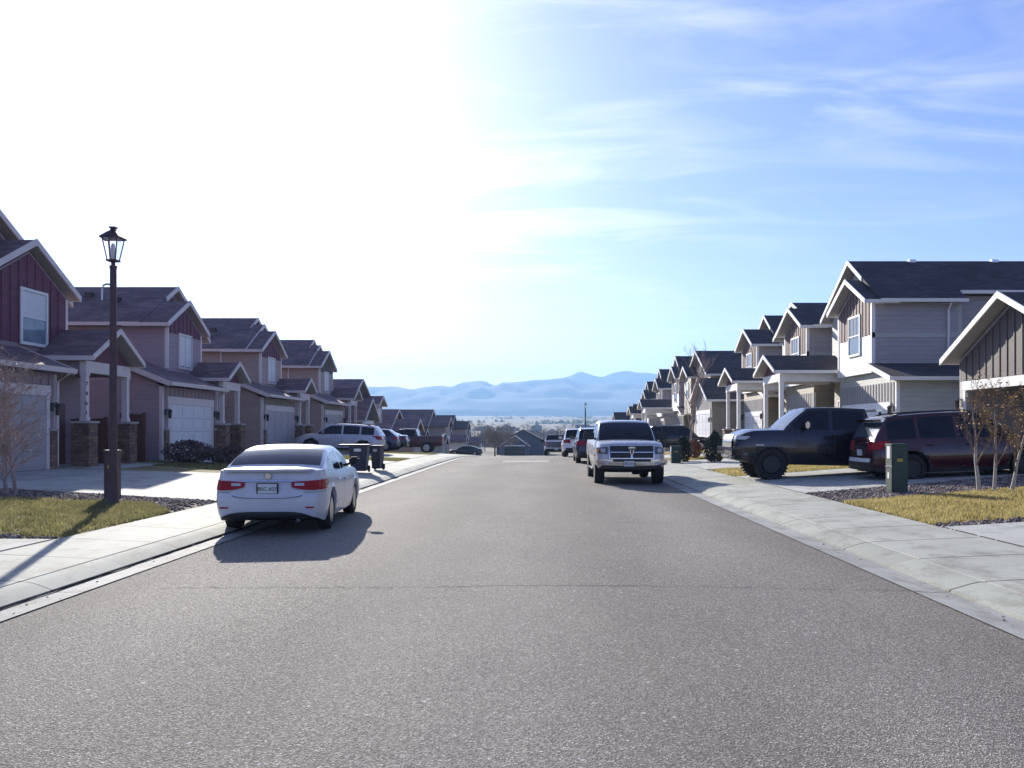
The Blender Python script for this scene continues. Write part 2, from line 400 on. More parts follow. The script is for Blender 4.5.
def lettering(txt, size, mat, parent, loc, rot, depth=.004, name='lettering'):
    cu = bpy.data.curves.new(name, 'FONT'); cu.body = txt; cu.size = size; cu.extrude = depth; cu.align_x = 'CENTER'; cu.align_y = 'CENTER'
    tmp = bpy.data.objects.new(name + '_tmp', cu); COL.objects.link(tmp)
    bpy.context.view_layer.update()
    me = bpy.data.meshes.new_from_object(tmp.evaluated_get(bpy.context.evaluated_depsgraph_get()))
    bpy.data.objects.remove(tmp); me.materials.clear(); me.materials.append(MAT[mat])
    o = bpy.data.objects.new(name, me); COL.objects.link(o)
    if parent: o.parent = parent
    o.location = loc; o.rotation_euler = rot
    return o
# ------------------------------------------------------------------ terrain
_GK = [(-200, 0), (46, 0), (58, -.14), (75, -.80), (100, -1.70), (130, -2.70), (160, -3.65), (210, -4.85), (300, -5.6), (450, -5.4), (700, -2.5), (1000, 3), (1500, 12), (2500, 33), (3500, 55), (4500, 70), (9000, 90)]
_GX, _GZ = [k[0] for k in _GK], [k[1] for k in _GK]
_OFF = np.linspace(-1, 1, 9)
def g(y):
    w = 7.0 if y < 130 else y * .08
    return float(np.mean(np.interp(y + _OFF * w, _GX, _GZ)))
CUR_L, WALK_L, LAWN_L, HOUSE_L = -4.95, -5.25, -6.52, -14.5
CUR_R, WALK_R, LAWN_R, HOUSE_R = 4.12, 4.48, 6.0, 13.6
ROAD_L, ROAD_R = -4.60, 3.76
_LX = [-60, HOUSE_L, LAWN_L, WALK_L, CUR_L - .10, CUR_L, ROAD_L, -.4, ROAD_R, CUR_R, CUR_R + .10, WALK_R, LAWN_R, HOUSE_R, 60]
_LZ = [.45, .45, .16, .10, .06, .0, .0, .045, .0, .0, .06, .10, .17, .55, .60]
def lat(x): return float(np.interp(x, _LX, _LZ))
def gz(x, y): return g(y) + lat(x) * float(np.interp(y, [110, 190], [1, 0]))

ys_near = [float(v) for v in np.concatenate([np.arange(-12, 46, 2.0), np.arange(46, 132, 1.5), np.arange(132, 205, 4.0)])]
def strip(name, cols, mat, ys=ys_near, dz=0.0, thick=0.0):
    m = MB(); n = len(cols)
    for y in ys:
        for c in cols:
            x, z = c if isinstance(c, tuple) else (c, None)
            m.v.append((x, y, (gz(x, y) if z is None else g(y) + z * float(np.interp(y, [110, 190], [1, 0]))) + dz))
    for i in range(len(ys) - 1):
        for j in range(n - 1):
            m.f.append((i * n + j, i * n + j + 1, (i + 1) * n + j + 1, (i + 1) * n + j)); m.m.append(0)
    o = m.build(name, mat, smooth=40, recalc=False); return structure(o)

# one ground sheet from behind the camera to the foot of the mountains
gxs = sorted(set([-6000, -4000, -2500, -1500, -900, -500, -300, -200, -140, -100, -80, -60, -40, -30, -20, -17, HOUSE_L, -12, -10, -8, LAWN_L, WALK_L, CUR_L, ROAD_L, -2.5, -.4, 1.8, ROAD_R, CUR_R, WALK_R, LAWN_R, 8, 10, 12, HOUSE_R, 17, 20, 30, 40, 60, 80, 100, 140, 200, 300, 500, 900, 1500, 2500, 4000, 6000]))
gys = sorted(set([-400, -200, -100, -50, -25] + ys_near + [float(v) for v in np.arange(210, 400, 15)] + [float(v) for v in np.geomspace(400, 7600, 40)]))
m = MB(); n = len(gxs)
for y in gys:
    for x in gxs:
        z = gz(x, y)
        if ROAD_L - .8 < x < LAWN_R + .01 and x > LAWN_L - .01 and y < 206: z -= .07
        if LAWN_L - .01 <= x <= LAWN_L + .01 and y < 206: z -= 0
        if y > 400: z += 3.0 * noise.noise((x * .004, y * .003, 1.0)) * min(1, (y - 400) / 600)
        m.v.append((x, y, z))
for i in range(len(gys) - 1):
    for j in range(n - 1):
        m.f.append((i * n + j, i * n + j + 1, (i + 1) * n + j + 1, (i + 1) * n + j))
        m.m.append(1 if gys[i] < 130 and abs(gxs[j]) < 60 else 0)
structure(m.build('ground', ['plain_ground', 'dry_lawn'], smooth=60, recalc=False))

strip('road', [ROAD_L - .02, -3.6, -2.5, -1.4, -.4, .8, 1.8, 2.8, ROAD_R + .02], 'asphalt')
strip('gutter', [(CUR_L, .0), (CUR_L + .17, -.004), (ROAD_L, .006)], 'concrete_gutter', dz=.006)
strip('gutter', [(ROAD_R, .006), (ROAD_R + .2, -.004), (CUR_R, .0)], 'concrete_gutter', dz=.006)
strip('kerb', [(WALK_L, .10), (WALK_L + .06, .098), (WALK_L + .16, .075), (CUR_L + .01, .018), (CUR_L, -.03)], 'concrete_curb', dz=.008)
strip('kerb', [(CUR_R, -.03), (CUR_R + .01, .018), (WALK_R - .16, .075), (WALK_R - .06, .098), (WALK_R, .10)], 'concrete_curb', dz=.008)
strip('pavement', [(LAWN_L, .12), (LAWN_L + .004, .16), (-5.9, .132), (WALK_L - .012, .104), (WALK_L - .001, .085)], 'concrete_walk', dz=.009)
strip('pavement', [(WALK_R + .001, .085), (WALK_R + .012, .104), (5.2, .137), (LAWN_R - .004, .17), (LAWN_R, .13)], 'concrete_walk', dz=.009)
# dark open seam between gutter and kerb on the left, cracks, pale trench patch
def ribbon(name, pts, w, mat, dz=.012):
    m = MB()
    for i, (x, y) in enumerate(pts):
        a, b = pts[max(i - 1, 0)], pts[min(i + 1, len(pts) - 1)]
        d = Vector((b[0] - a[0], b[1] - a[1])).normalized(); q = Vector((-d.y, d.x)) * w * random.uniform(.35, 1.0) * .5
        for s_ in (-1, 1): m.v.append((x + q.x * s_, y + q.y * s_, gz(x, y) + dz))
    for i in range(len(pts) - 1): m.f.append((2 * i, 2 * i + 1, 2 * i + 3, 2 * i + 2)); m.m.append(0)
    return structure(m.build(name, mat, recalc=False))
ribbon('kerb_seam', [(CUR_L + .035 + random.uniform(-.012, .012), y) for y in np.arange(-6, 60, .22)], .07, 'tar', .017)
ribbon('road_crack', [(x, 8.85 + .05 * math.sin(x * 1.3) + random.uniform(-.03, .03)) for x in np.arange(-3.9, 3.75, .07) if not -.6 < x < .9], .013, 'tar', .006)
ribbon('road_crack', [(x, 14.9 + .12 * math.sin(x * .8) + random.uniform(-.03, .03)) for x in np.arange(-1.2, 2.4, .12)], .014, 'tar', .006)
m = MB()
for i, x in enumerate(np.linspace(-1.9, .4, 8)):
    for y in (41.8 + .1 * math.sin(i * 2.1), 44.6 + .15 * math.cos(i)): m.v.append((x, y, gz(x, y) + .006))
for i in range(7): m.f.append((2 * i, 2 * i + 2, 2 * i + 3, 2 * i + 1)); m.m.append(0)
structure(m.build('road_patch', 'patch_pale', recalc=False))

# driveways, front walks
def slab(name, poly, mat, dz=.02, div=6):
    (a, b, c, d) = [Vector((*p, 0)) for p in poly]
    m = MB()
    for i in range(div + 1):
        for j in range(div + 1):
            p = a.lerp(b, i / div).lerp(d.lerp(c, i / div), j / div)
            m.v.append((p.x, p.y, gz(p.x, p.y) + dz))
    k = div + 1
    for i in range(div):
        for j in range(div): m.f.append((i * k + j, (i + 1) * k + j, (i + 1) * k + j + 1, i * k + j + 1)); m.m.append(0)
    ring = [i * k for i in range(k)] + [div * k + j for j in range(1, k)] + [i * k + div for i in range(div - 1, -1, -1)] + [j for j in range(div - 1, 0, -1)]
    o = len(m.v)
    for r in ring: m.v.append((m.v[r][0], m.v[r][1], m.v[r][2] - .12))
    for q in range(len(ring)): m.f.append((ring[q], ring[(q + 1) % len(ring)], o + (q + 1) % len(ring), o + q)); m.m.append(0)
    return structure(m.build(name, mat, smooth=30))
LD = [(-3, 11.55, -3, 9.5), (17.65, 26.9, 19.5, 25.9), (31.3, 39.3, 32.8, 38.8), (43.4, 51.6, 44.8, 50.9), (55.9, 63.6, 57.2, 63.0), (65.8, 73.4, 66.6, 72.8)]
for a, b, c, d in LD: slab('driveway', [(LAWN_L - .015, a), (LAWN_L - .015, b), (HOUSE_L - .1, d), (HOUSE_L - .1, c)], 'concrete_drive')
RD = [(2, 12.9, 2, 13.6), (19.75, 26.6, 22.4, 29.2), (31.3, 39.4, 32.2, 39.2), (42.9, 48.6, 43.4, 48.4), (53.2, 58.9, 53.4, 58.8), (60.2, 67.2, 60.4, 66.8), (76, 82.5, 76.4, 82)]
for a, b, c, d in RD: slab('driveway', [(LAWN_R + .015, a), (LAWN_R + .015, b), (HOUSE_R + .45, d), (HOUSE_R + .45, c)], 'concrete_drive')
slab('front_walk', [(-13.2, 26.3), (-13.2, 30.4), (-17, 30.4), (-17, 26.3)], 'concrete_drive', .05, 2)

def blades(name, polys, density, mat, h=(.035, .085), w=.009):
    """short grass: thin leaning triangles over four-cornered patches"""
    V = []; 
    for poly in polys:
        a, b, c, d = [np.array(p, float) for p in poly]
        area = abs(np.cross(c - a, d - b)) / 2; n = int(area * density)
        s_, t_ = rng.random(n)[:, None], rng.random(n)[:, None]
        p = (a * (1 - s_) + b * s_) * (1 - t_) + (d * (1 - s_) + c * s_) * t_
        pn = np.array([noise.noise((q[0] * 1.4, q[1] * 1.4, 3.0)) for q in p])
        keep = rng.random(n) < .55 + .9 * (pn + .3); p = p[keep]; n = len(p)
        z = np.array([gz(q[0], q[1]) for q in p])
        an = rng.random(n) * 2 * np.pi; hh = rng.uniform(h[0], h[1], n); ln = rng.uniform(.1, .9, n) * hh; la = rng.random(n) * 2 * np.pi
        ww = w * rng.uniform(.7, 1.5, n)
        tri = np.zeros((n, 3, 3))
        tri[:, 0] = np.stack([p[:, 0] - np.cos(an) * ww, p[:, 1] - np.sin(an) * ww, z - .004], 1)
        tri[:, 1] = np.stack([p[:, 0] + np.cos(an) * ww, p[:, 1] + np.sin(an) * ww, z - .004], 1)
        tri[:, 2] = np.stack([p[:, 0] + np.cos(la) * ln, p[:, 1] + np.sin(la) * ln, z + hh], 1)
        V.append(tri.reshape(-1, 3))
    V = np.concatenate(V)
    o = fast_mesh(name, V, np.arange(len(V)).reshape(-1, 3), mat); o['kind'] = 'stuff'; return o
blades('lawn', [((-6.56, 11.75), (-6.56, 15.3), (-7.6, 16.8), (-14, 16.9)), ((-6.56, 11.75), (-14, 16.9), (-14, 11.9), (-10, 11.8))], 1500, 'grass_greenish')
blades('lawn', [((6.04, 13.25), (6.04, 17.3), (10.4, 18.45), (13.8, 14.4))], 1700, 'grass_straw')
blades('lawn', [((-6.56, 27.1), (-6.56, 31.0), (-14, 32.2), (-14, 29.6)), ((-6.56, 39.6), (-6.56, 43.1), (-14, 44.2), (-14, 40.6)), ((-6.56, 51.9), (-6.56, 55.6), (-14, 56.6), (-14, 52.4))], 420, 'grass_greenish', (.04, .10), .014)
blades('lawn', [((6.04, 26.8), (6.04, 31.1), (13.4, 31.9), (13.4, 29.5)), ((6.04, 39.6), (6.04, 42.7), (13.4, 43.2), (13.4, 39.7)), ((6.04, 48.9), (6.04, 53.0), (13.2, 53.2), (13.2, 49.0))], 420, 'grass_straw', (.04, .10), .014)

def pebbles(name, polys, density, mat, r=(.018, .05)):
    base = np.array([(0, 0, .8), (1, 0, 0), (.2, 1, .1), (-1, .2, 0), (-.1, -1, .1), (0, 0, -.5)], float)
    fc = np.array([(0, 1, 2), (0, 2, 3), (0, 3, 4), (0, 4, 1), (5, 2, 1), (5, 3, 2), (5, 4, 3), (5, 1, 4)])
    V = []; Fc = []; k = 0
    for poly in polys:
        a, b, c, d = [np.array(p, float) for p in poly]
        n = int(abs(np.cross(c - a, d - b)) / 2 * density)
        for _ in range(n):
            s_, t_ = rng.random(2); p = (a * (1 - s_) + b * s_) * (1 - t_) + (d * (1 - s_) + c * s_) * t_
            rr = rng.uniform(*r); an = rng.random() * 6.28
            q = base * rr * rng.uniform(.6, 1.3, (6, 3)); x = q[:, 0] * math.cos(an) - q[:, 1] * math.sin(an); y = q[:, 0] * math.sin(an) + q[:, 1] * math.cos(an)
            V.append(np.stack([x + p[0], y + p[1], q[:, 2] + gz(*p) + rr * .25], 1)); Fc.append(fc + k); k += 6
    o = fast_mesh(name, np.concatenate(V), np.concatenate(Fc), mat); o['kind'] = 'stuff'; return o
pebbles('gravel', [((-6.6, 17.2), (-6.6, 17.62), (-14, 19.1), (-14, 17.4)), ((-6.58, 11.56), (-6.58, 11.8), (-14, 11.95), (-14, 11.58)), ((-6.58, 15.5), (-6.58, 17.5), (-9.0, 17.6), (-7.7, 16.8)), ((-7.7, 16.85), (-7.7, 17.3), (-14, 17.4), (-14, 16.9))], 260, 'gravel')
pebbles('gravel', [((6.05, 17.35), (6.05, 19.7), (13.6, 22.2), (10.4, 18.5)), ((6.03, 12.92), (6.03, 13.3), (13.8, 14.4), (13.8, 13.7))], 300, 'gravel')
pebbles('gutter_grit', [((-4.93, 6), (-4.93, 40), (-4.62, 40), (-4.62, 6)), ((3.8, 6), (3.8, 40), (4.1, 40), (4.1, 6))], 16, 'gravel', (.006, .018))
structure(slab('gravel_bed', [(6.03, 17.3), (6.03, 19.76), (13.9, 22.3), (10.4, 18.45)], 'soil', .006))
structure(slab('gravel_bed', [(-6.55, 15.4), (-6.55, 17.66), (-14.3, 19.3), (-14.3, 16.9)], 'soil', .006))

# ------------------------------------------------------------------ houses
def gable_roof(root, s, u0, u1, yc, hn, hf, ze, slope, shingle, trim, th=.13, rake=.17, back=True, gutter=True, slope_f=None, front=True, stub=1.0):
    """ridge square to the street; ze = height of the roof edge, hn / hf = half widths near / far"""
    zr = ze + hn * slope
    zf = zr - hf * (slope_f or slope)
    m = MB()
    sec = [(yc - hn, ze), (yc, zr), (yc + hf, zf), (yc + hf, zf - th), (yc, zr - th * 1.1), (yc - hn, ze - th)]
    m.prism([(s * u0, y, z) for y, z in sec], (s * (u1 - u0), 0, 0), 0, [0, 0, 0, 1, 1, 0])
    rf = m.build('roof', [shingle, 'soffit'], root)
    ends = ([(u0 - .035, u0 + .012)] if front else []) + ([(u1 - .012, u1 + .035)] if back else [])
    for a, b in ends:
        for sg, hw, z0 in ((-1, hn, ze), (1, hf, zf)):
            t = MB(); k_ = stub if (sg < 0 and a < u0 + .1) else 1.0; hw, z0 = hw * k_, zr - (zr - z0) * k_
            if k_ < 1: hw -= .03
            t.prism([(s * a, yc + sg * (hw + .03), z0 + .022), (s * a, yc, zr + .03), (s * a, yc, zr - rake), (s * a, yc + sg * (hw + .03), z0 - rake)], (s * (b - a), 0, 0))
            t.build('rake_board', trim, rf)
    if gutter:
        for sg, hw, z0 in ((-1, hn, ze), (1, hf, zf)):
            f = MB(); y0 = yc + sg * (hw + .004); y1 = yc + sg * (hw + .11)
            f.prism([(s * (u0 + .02), y0, z0 - .015), (s * (u0 + .02), y1, z0 - .01), (s * (u0 + .02), y1 - sg * .02, z0 - .15), (s * (u0 + .02), y0, z0 - .15)], (s * (u1 - u0 - .04), 0, 0))
            f.build('gutter', trim, rf)
    return rf
def shed_roof(root, pts, shingle, trim, th=.13, eave=None):
    """sloping slab: four world points, first two along the eave"""
    m = MB(); p = [Vector(q) for q in pts]
    m.prism(p, (0, 0, -th), 1); m.m[1] = 0; m.m[0] = 1
    # the upper face is whichever cap lies higher
    m.m[0], m.m[1] = 0, 1
    rf = m.build('roof', [shingle, 'soffit'], root)
    d = (p[1] - p[0]).normalized(); o = Vector((d.y, -d.x, 0))
    if o.dot(p[0] - p[3]) < 0: o = -o
    f = MB(); a, b = p[0] + o * .004, p[1] + o * .004
    f.prism([a + Vector((0, 0, -.01)), a + o * .11 + Vector((0, 0, -.005)), a + o * .09 + Vector((0, 0, -.15)), a + Vector((0, 0, -.15))], b - a)
    f.build('gutter', trim, rf)
    for i, j, sg in ((0, 3, -1), (1, 2, 1)):
        e = MB(); q = d * sg
        e.prism([p[i] + q * .004 + Vector((0, 0, .02)), p[j] + q * .004 + Vector((0, 0, .02)), p[j] + q * .004 + Vector((0, 0, -.19)), p[i] + q * .004 + Vector((0, 0, -.19))], q * .03)
        e.build('rake_board', trim, rf)
    return rf
def gable_block(root, s, u0, u1, y0, y1, z0, ze, yc, zr, mat, name='wall'):
    m = MB()
    pts = [(y0, z0), (y1, z0), (y1, ze)] + ([(yc, zr)] if zr else []) + [(y0, ze)]
    m.prism([(s * u0, y, z) for y, z in pts], (s * (u1 - u0), 0, 0))
    return m.build(name, mat, root)
def board_panel(root, s, u, y0, y1, z0, top, mat, step=.4, name='board_panel', trim=None):
    """board and batten cladding on a street front; top(y) gives its upper edge"""
    m = MB(); yc = [y0, y1] + [y0 + (y1 - y0) * k / 12 for k in range(1, 12)]
    yc = sorted(yc)
    poly = [(s * u, y0, z0), (s * u, y1, z0)] + [(s * u, y, top(y)) for y in reversed(yc)]
    m.prism(poly, (-s * .012, 0, 0))
    y = y0 + step * .5
    while y < y1 - .05:
        m.box(s * (u - .012), s * (u - .034), y - .03, y + .03, z0, top(y) - .01); y += step
    return m.build(name, mat, root)
def window(root, s, u, y0, y1, z0, z1, trim, split='h', face='street', yface=None, bright_blind=True):
    """framed window on a street front (face='street') or on the near side wall (face='side', u is then a pair)"""
    f = MB(); w = .09
    if face == 'street':
        B = lambda a, b, c, d, o0, o1, mm=f: mm.box(s * (u - o0), s * (u - o1), a, b, c, d)
    else:
        B = lambda a, b, c, d, o0, o1, mm=f: mm.box(s * a, s * b, yface - o0, yface - o1, c, d)
    B(y0 - w, y1 + w, z1, z1 + w, .0, .045); B(y0 - w, y1 + w, z0 - w, z0, .0, .055)
    B(y0 - w, y0, z0, z1, .0, .045); B(y1, y1 + w, z0, z1, .0, .045)
    if split == 'h': B(y0, y1, (z0 + z1) / 2 - .025, (z0 + z1) / 2 + .025, .0, .035)
    else: B((y0 + y1) / 2 - .03, (y0 + y1) / 2 + .03, z0, z1, .0, .035)
    fr = f.build('window', trim, root)
    p = MB(); B(y0, y1, z0, z1, .002, .016, p); p.build('pane', 'house_glass', fr)
    if bright_blind:  # white sheet on the glass; full height puts sky brightness into the pane
        b = MB(); zz = z1 - .02; B(y0 + .02, y1 - .02, (z0 + z1) / 2 + .03 if split == 'h' else z0 + .05, z1 - .02, .016, .021, b); 
        b.build('bright_blind', 'door_white', fr)
    return fr
def garage_door(root, s, u, y0, y1, z0, z1, mat, trim):
    f = MB(); w = .16
    f.box(s * u, s * (u - .05), y0 - w, y0, z0, z1); f.box(s * u, s * (u - .05), y1, y1 + w, z0, z1)
    f.box(s * u, s * (u - .06), y0 - w - .03, y1 + w + .03, z1, z1 + .30)
    f.build('door_casing', trim, root)
    if not mat: return None
    d = MB(); n = 4; hh = (z1 - z0) / n
    for i in range(n):
        d.box(s * (u - .004), s * (u - .03), y0, y1, z0 + i * hh + .006, z0 + (i + 1) * hh - .006)
        k = 4; ww = (y1 - y0) / k
        for j in range(k):
            d.box(s * (u - .03), s * (u - .045), y0 + j * ww + .12, y0 + (j + 1) * ww - .12, z0 + i * hh + .1, z0 + (i + 1) * hh - .1)
    return d.build('garage_door', mat, root, bevel=.004)
def coach_lamp(root, s, u, y, z):
    m = MB(); m.box(s * u, s * (u - .04), y - .06, y + .06, z - .12, z + .12)
    m.tube([(s * (u - .03), y, z + .06), (s * (u - .13), y, z + .14), (s * (u - .17), y, z + .1)], .014, 6)
    m.lathe([(.02, .12), (.10, .04), (.075, .02), (.055, -.22), (.02, -.25)], 6, 'z', (s * (u - .17), y, z))
    return m.build('wall_lamp', 'black_metal', root)
def porch(root, s, u0, u1, ya, yb, zg, yc, half, ze, slope, shingle, trim, cmat, zb=1.0, panel='board_maroon'):
    """two posts on stone piers carrying a small gable"""
    zr = ze + half * slope
    gable_roof(root, s, u0, u1, yc, half, half, ze, slope, shingle, trim, .11, .14)
    m = MB()
    m.prism([(s * (u0 + .42), yc - half + .2, ze - .15), (s * (u0 + .42), yc, zr - .14), (s * (u0 + .42), yc + half - .2, ze - .15)], (s * .08, 0, 0))
    m.build('gable_panel', panel, root)
    b = MB()
    b.box(s * (u0 + .36), s * (u0 + .56), ya - .14, yb + .14, ze - .50, ze - .14)
    b.build('porch_beam', trim, root)
    for y in (ya, yb):
        b = MB(); b.box(s * (u0 + .57), s * (u1 - .02), y - .09, y + .09, ze - .50, ze - .14)
        b.build('porch_beam', cmat, root)
    for y in (ya, yb):
        c = MB(); c.box(s * (u0 + .38), s * (u0 + .56), y - .09, y + .09, zg + zb, ze - .5)
        c.box(s * (u0 + .36), s * (u0 + .58), y - .11, y + .11, zg + zb, zg + zb + .12); c.box(s * (u0 + .36), s * (u0 + .58), y - .11, y + .11, ze - .6, ze - .5)
        po = c.build('porch_post', trim, root)
        p = MB(); p.box(s * (u0 + .20), s * (u0 + .76), y - .27, y + .27, zg - .2, zg + zb - .07)
        pi = p.build('stone_pier', 'stone_veneer', root)
        p = MB(); p.box(s * (u0 + .16), s * (u0 + .80), y - .31, y + .31, zg + zb - .07, zg + zb); p.build('pier_cap', 'soffit', pi)

GROUP_L = 'two storey houses along the left side of the street'
GROUP_R = 'two storey houses along the right side of the street'
def left_house(b, dz, lab, sid, board, trim, gar=(-3.25, 2.2), mid=True, main_h=4.1, gy=None, bump=3.6, ubump=15.7, upper=None, por=(1.95, 3.3, 4.65), far=7.0, panel='board_maroon', near0=0.0, dmat='door_taupe', win='v', umain=17.3, mo=0.0, stub=.33):
    s = -1; zl = .45 + dz
    root = empty('house', (s * 14.5, b + 2, zl), lab, 'house', GROUP_L)
    E = 6.08 + dz; sl = .545; sh = 'shingle_brown'
    U = upper or sid
    # ground floor: garage and the recessed entry beside it
    g0, g1 = b + gar[0], b + gar[1]
    gable_block(root, s, 14.5, 23, g0, g1, zl - .4, 3.30 + dz, 0, None, sid)
    gable_block(root, s, 15.9, 24, g1 - .01, b + far, zl - .4, 3.9 + dz, 0, None, sid)
    shed_roof(root, [(s * 14.08, g0 - .3, 3.46 + dz), (s * 14.08, g1 + .25, 3.46 + dz), (s * 17.4, g1 + .25, 4.82 + dz), (s * 17.4, g0 - .3, 4.82 + dz)], sh, trim)
    m = MB(); m.prism([(s * 14.52, g0 + .002, 3.3 + dz), (s * 17.3, g0 + .002, 3.3 + dz), (s * 17.3, g0 + .002, 4.6 + dz)], (0, .12, 0)); m.build('wall', sid, root)
    for ya_, yb_ in ((g0 - .025, g0 + .1), (g1 - .1, g1 + .025)):
        m = MB(); m.box(s * 14.47, s * 14.6, ya_, yb_, zl - .3, 3.28 + dz); m.build('corner_trim', trim, root)
    board_panel(root, s, 14.49, g0 + .11, g1 - .11, 2.95 + dz, lambda y: 3.27 + dz, board)
    garage_door(root, s, 14.49, g0 + .6, g1 - .55, zl + .02, 2.62 + dz, dmat, trim)
    for y in (g0 + .28, g1 - .22):
        m = MB(); m.box(s * 14.40, s * 14.56, y - .17, y + .17, zl - .3, zl + 1.15); m.box(s * 14.37, s * 14.57, y - .2, y + .2, zl + 1.15, zl + 1.22, 1)
        m.build('stone_pier', ['stone_veneer', 'soffit'], root)
        coach_lamp(root, s, 14.48, y, zl + 1.85)
    # upper floor: bump, middle and main gables, one eave on the near side
    y0 = b + near0
    gable_block(root, s, ubump, 20, y0, y0 + bump, 3.6 + dz, E - .12, y0 + bump / 2, E - .12 + bump / 2 * sl, U, 'upper_wall')
    yc = y0 + bump / 2; hb = bump / 2 + .42
    gable_roof(root, s, ubump - .22, umain + .5, yc, hb, hb, E, sl, sh, trim, back=False)
    board_panel(root, s, ubump - .002, y0 + .1, y0 + bump - .1, E - .35, lambda y: min(E - .2 + (bump / 2 - abs(y - yc)) * sl, 99), panel, .42, 'gable_panel')
    if mid:
        hm = (main_h + hb) / 2
        gable_roof(root, s, 16.38, umain + .6, y0 - .42 + hm, hm, hm, E + .012, sl, sh, trim, back=False)
        gable_block(root, s, 16.6, 20, y0 + .05, y0 - .84 + 2 * hm, 3.6 + dz, E - .13, y0 - .42 + hm, E - .13 + (hm - .42) * sl, U, 'upper_wall')
    y0 += mo
    gable_roof(root, s, umain - .24, 27, y0 - .42 + main_h, main_h, main_h, E + .024, sl, sh, trim, stub=stub)
    gable_block(root, s, umain, 26.6, y0 + .02, y0 - .84 + 2 * main_h, 3.6 + dz, E - .1, y0 - .42 + main_h, E - .1 + (main_h - .42) * sl, U, 'upper_wall')
    board_panel(root, s, umain - .003, y0 + .3, y0 - 1.1 + 2 * main_h, E + .1, lambda y: E - .22 + (main_h - .42 - abs(y - (y0 - .42 + main_h))) * sl, panel, .45, 'gable_panel')
    y0 -= mo
    for y in (y0, y0 + bump):
        m = MB(); m.box(s * (ubump - .025), s * (ubump + .1), y - .03 if y == y0 else y - .1, y + .1 if y == y0 else y + .03, 4.2 + dz, E - .16)
        m.build('corner_trim', trim, root)
    m = MB(); m.tube([(s * (ubump + 2.2), y0 - .08, E - .12), (s * (ubump + 2.2), y0 - .06, 4.9 + dz)], .045, 8); m.build('downspout', trim, root)
    for u_, f_ in ((umain + 1.6, .45), (umain + 3.1, .3), (umain + 5.0, .5)):
        yv = y0 + mo - .42 + main_h * (1 - f_); zv = E + main_h * (1 - f_) * sl
        m = MB(); m.box(s * u_, s * (u_ + .3), yv - .16, yv + .16, zv - .1, zv + .20); m.build('roof_vent', 'brown_metal', root)
    m = MB(); m.tube([(s * 14.02, g1 - .1, 3.3 + dz), (s * 14.42, g1 - .02, 3.05 + dz), (s * 14.43, g1 - .02, zl + .1)], .04, 8); m.build('downspout', trim, root)
    if win: window(root, s, ubump, yc - .62, yc + .62, 4.35 + dz, 5.72 + dz, trim, 'v' if win == 'v' else 'h')
    if por:
        porch(root, s, 13.8, 16.1, b + por[0] + .38, b + por[2] - .38, zl, b + por[1], (por[2] - por[0]) / 2, 3.92 + dz, .58, sh, trim, sid, 1.45, panel)
        m = MB(); yd = b + por[1]; m.box(s * 15.9, s * 15.85, yd - .45, yd + .45, zl, zl + 2.05)
        d = m.build('front_door', 'front_door', root, bevel=.006)
        m = MB(); m.lathe([(.001, 0), (.03, .01), (.03, .04), (.001, .05)], 10, 'x', (s * 15.85 - s * .05, yd + .36, zl + .98)); m.build('handle', 'chrome', d)
    return root

h1 = left_house(24.1, 0, 'dark board clad house at the left edge of the photo, its number down a post', 'siding_taupe', 'board_taupe', 'trim_tan', gar=(-4.6, 1.7), mid=False, main_h=5.3, mo=-4.08, bump=4.2, por=(2.55, 4.25, 5.95), far=6.0, win=False, near0=.3, umain=16.8, stub=1.0)
board_panel(h1, -1, 15.695, 24.5, 28.5, 4.25, lambda y: 5.72, 'board_maroon', .42)
window(h1, -1, 15.66, 26.05, 27.3, 4.3, 5.85, 'trim_white', 'h')
for i, ch in enumerate('7461'):
    lettering(ch, .19, 'black_metal', h1, Vector((-14.18 + .02, 27.03 - .105, 3.05 - .3 * i)) - h1.location, (R(90), 0, 0), name='house_number')
h2 = left_house(36.3, 0, 'mauve grey sided house behind the lamp post with a bush before its garage', 'siding_mauve', 'board_taupe', 'trim_tan', mid=False, main_h=3.8, win='v', dmat='door_white', umain=16.9)
m = MB(); m.tube([(-19.4, 38.2, 7.0), (-19.4, 38.2, 7.85), (-19.35, 38.2, 8.0), (-19.22, 38.2, 8.06), (-19.05, 38.2, 8.04), (-18.95, 38.2, 7.96)], .045, 8); m.build('vent_pipe', 'alloy', h2)
left_house(48.4, 0, 'tan sided house with three stepped gables, behind the silver family car', 'siding_tan', 'board_tan', 'trim_tan', bump=3.8, gar=(-3.45, 2.6), por=(2.2, 3.5, 4.8))
left_house(61.3, .02, 'tan stepped gable house two lots beyond the mauve house, next to the brown garage gable', 'siding_tan', 'board_tan', 'trim_tan', bump=3.8, gar=(-3.9, 1.9), panel='board_brown', por=(2.7, 4.1, 5.5))

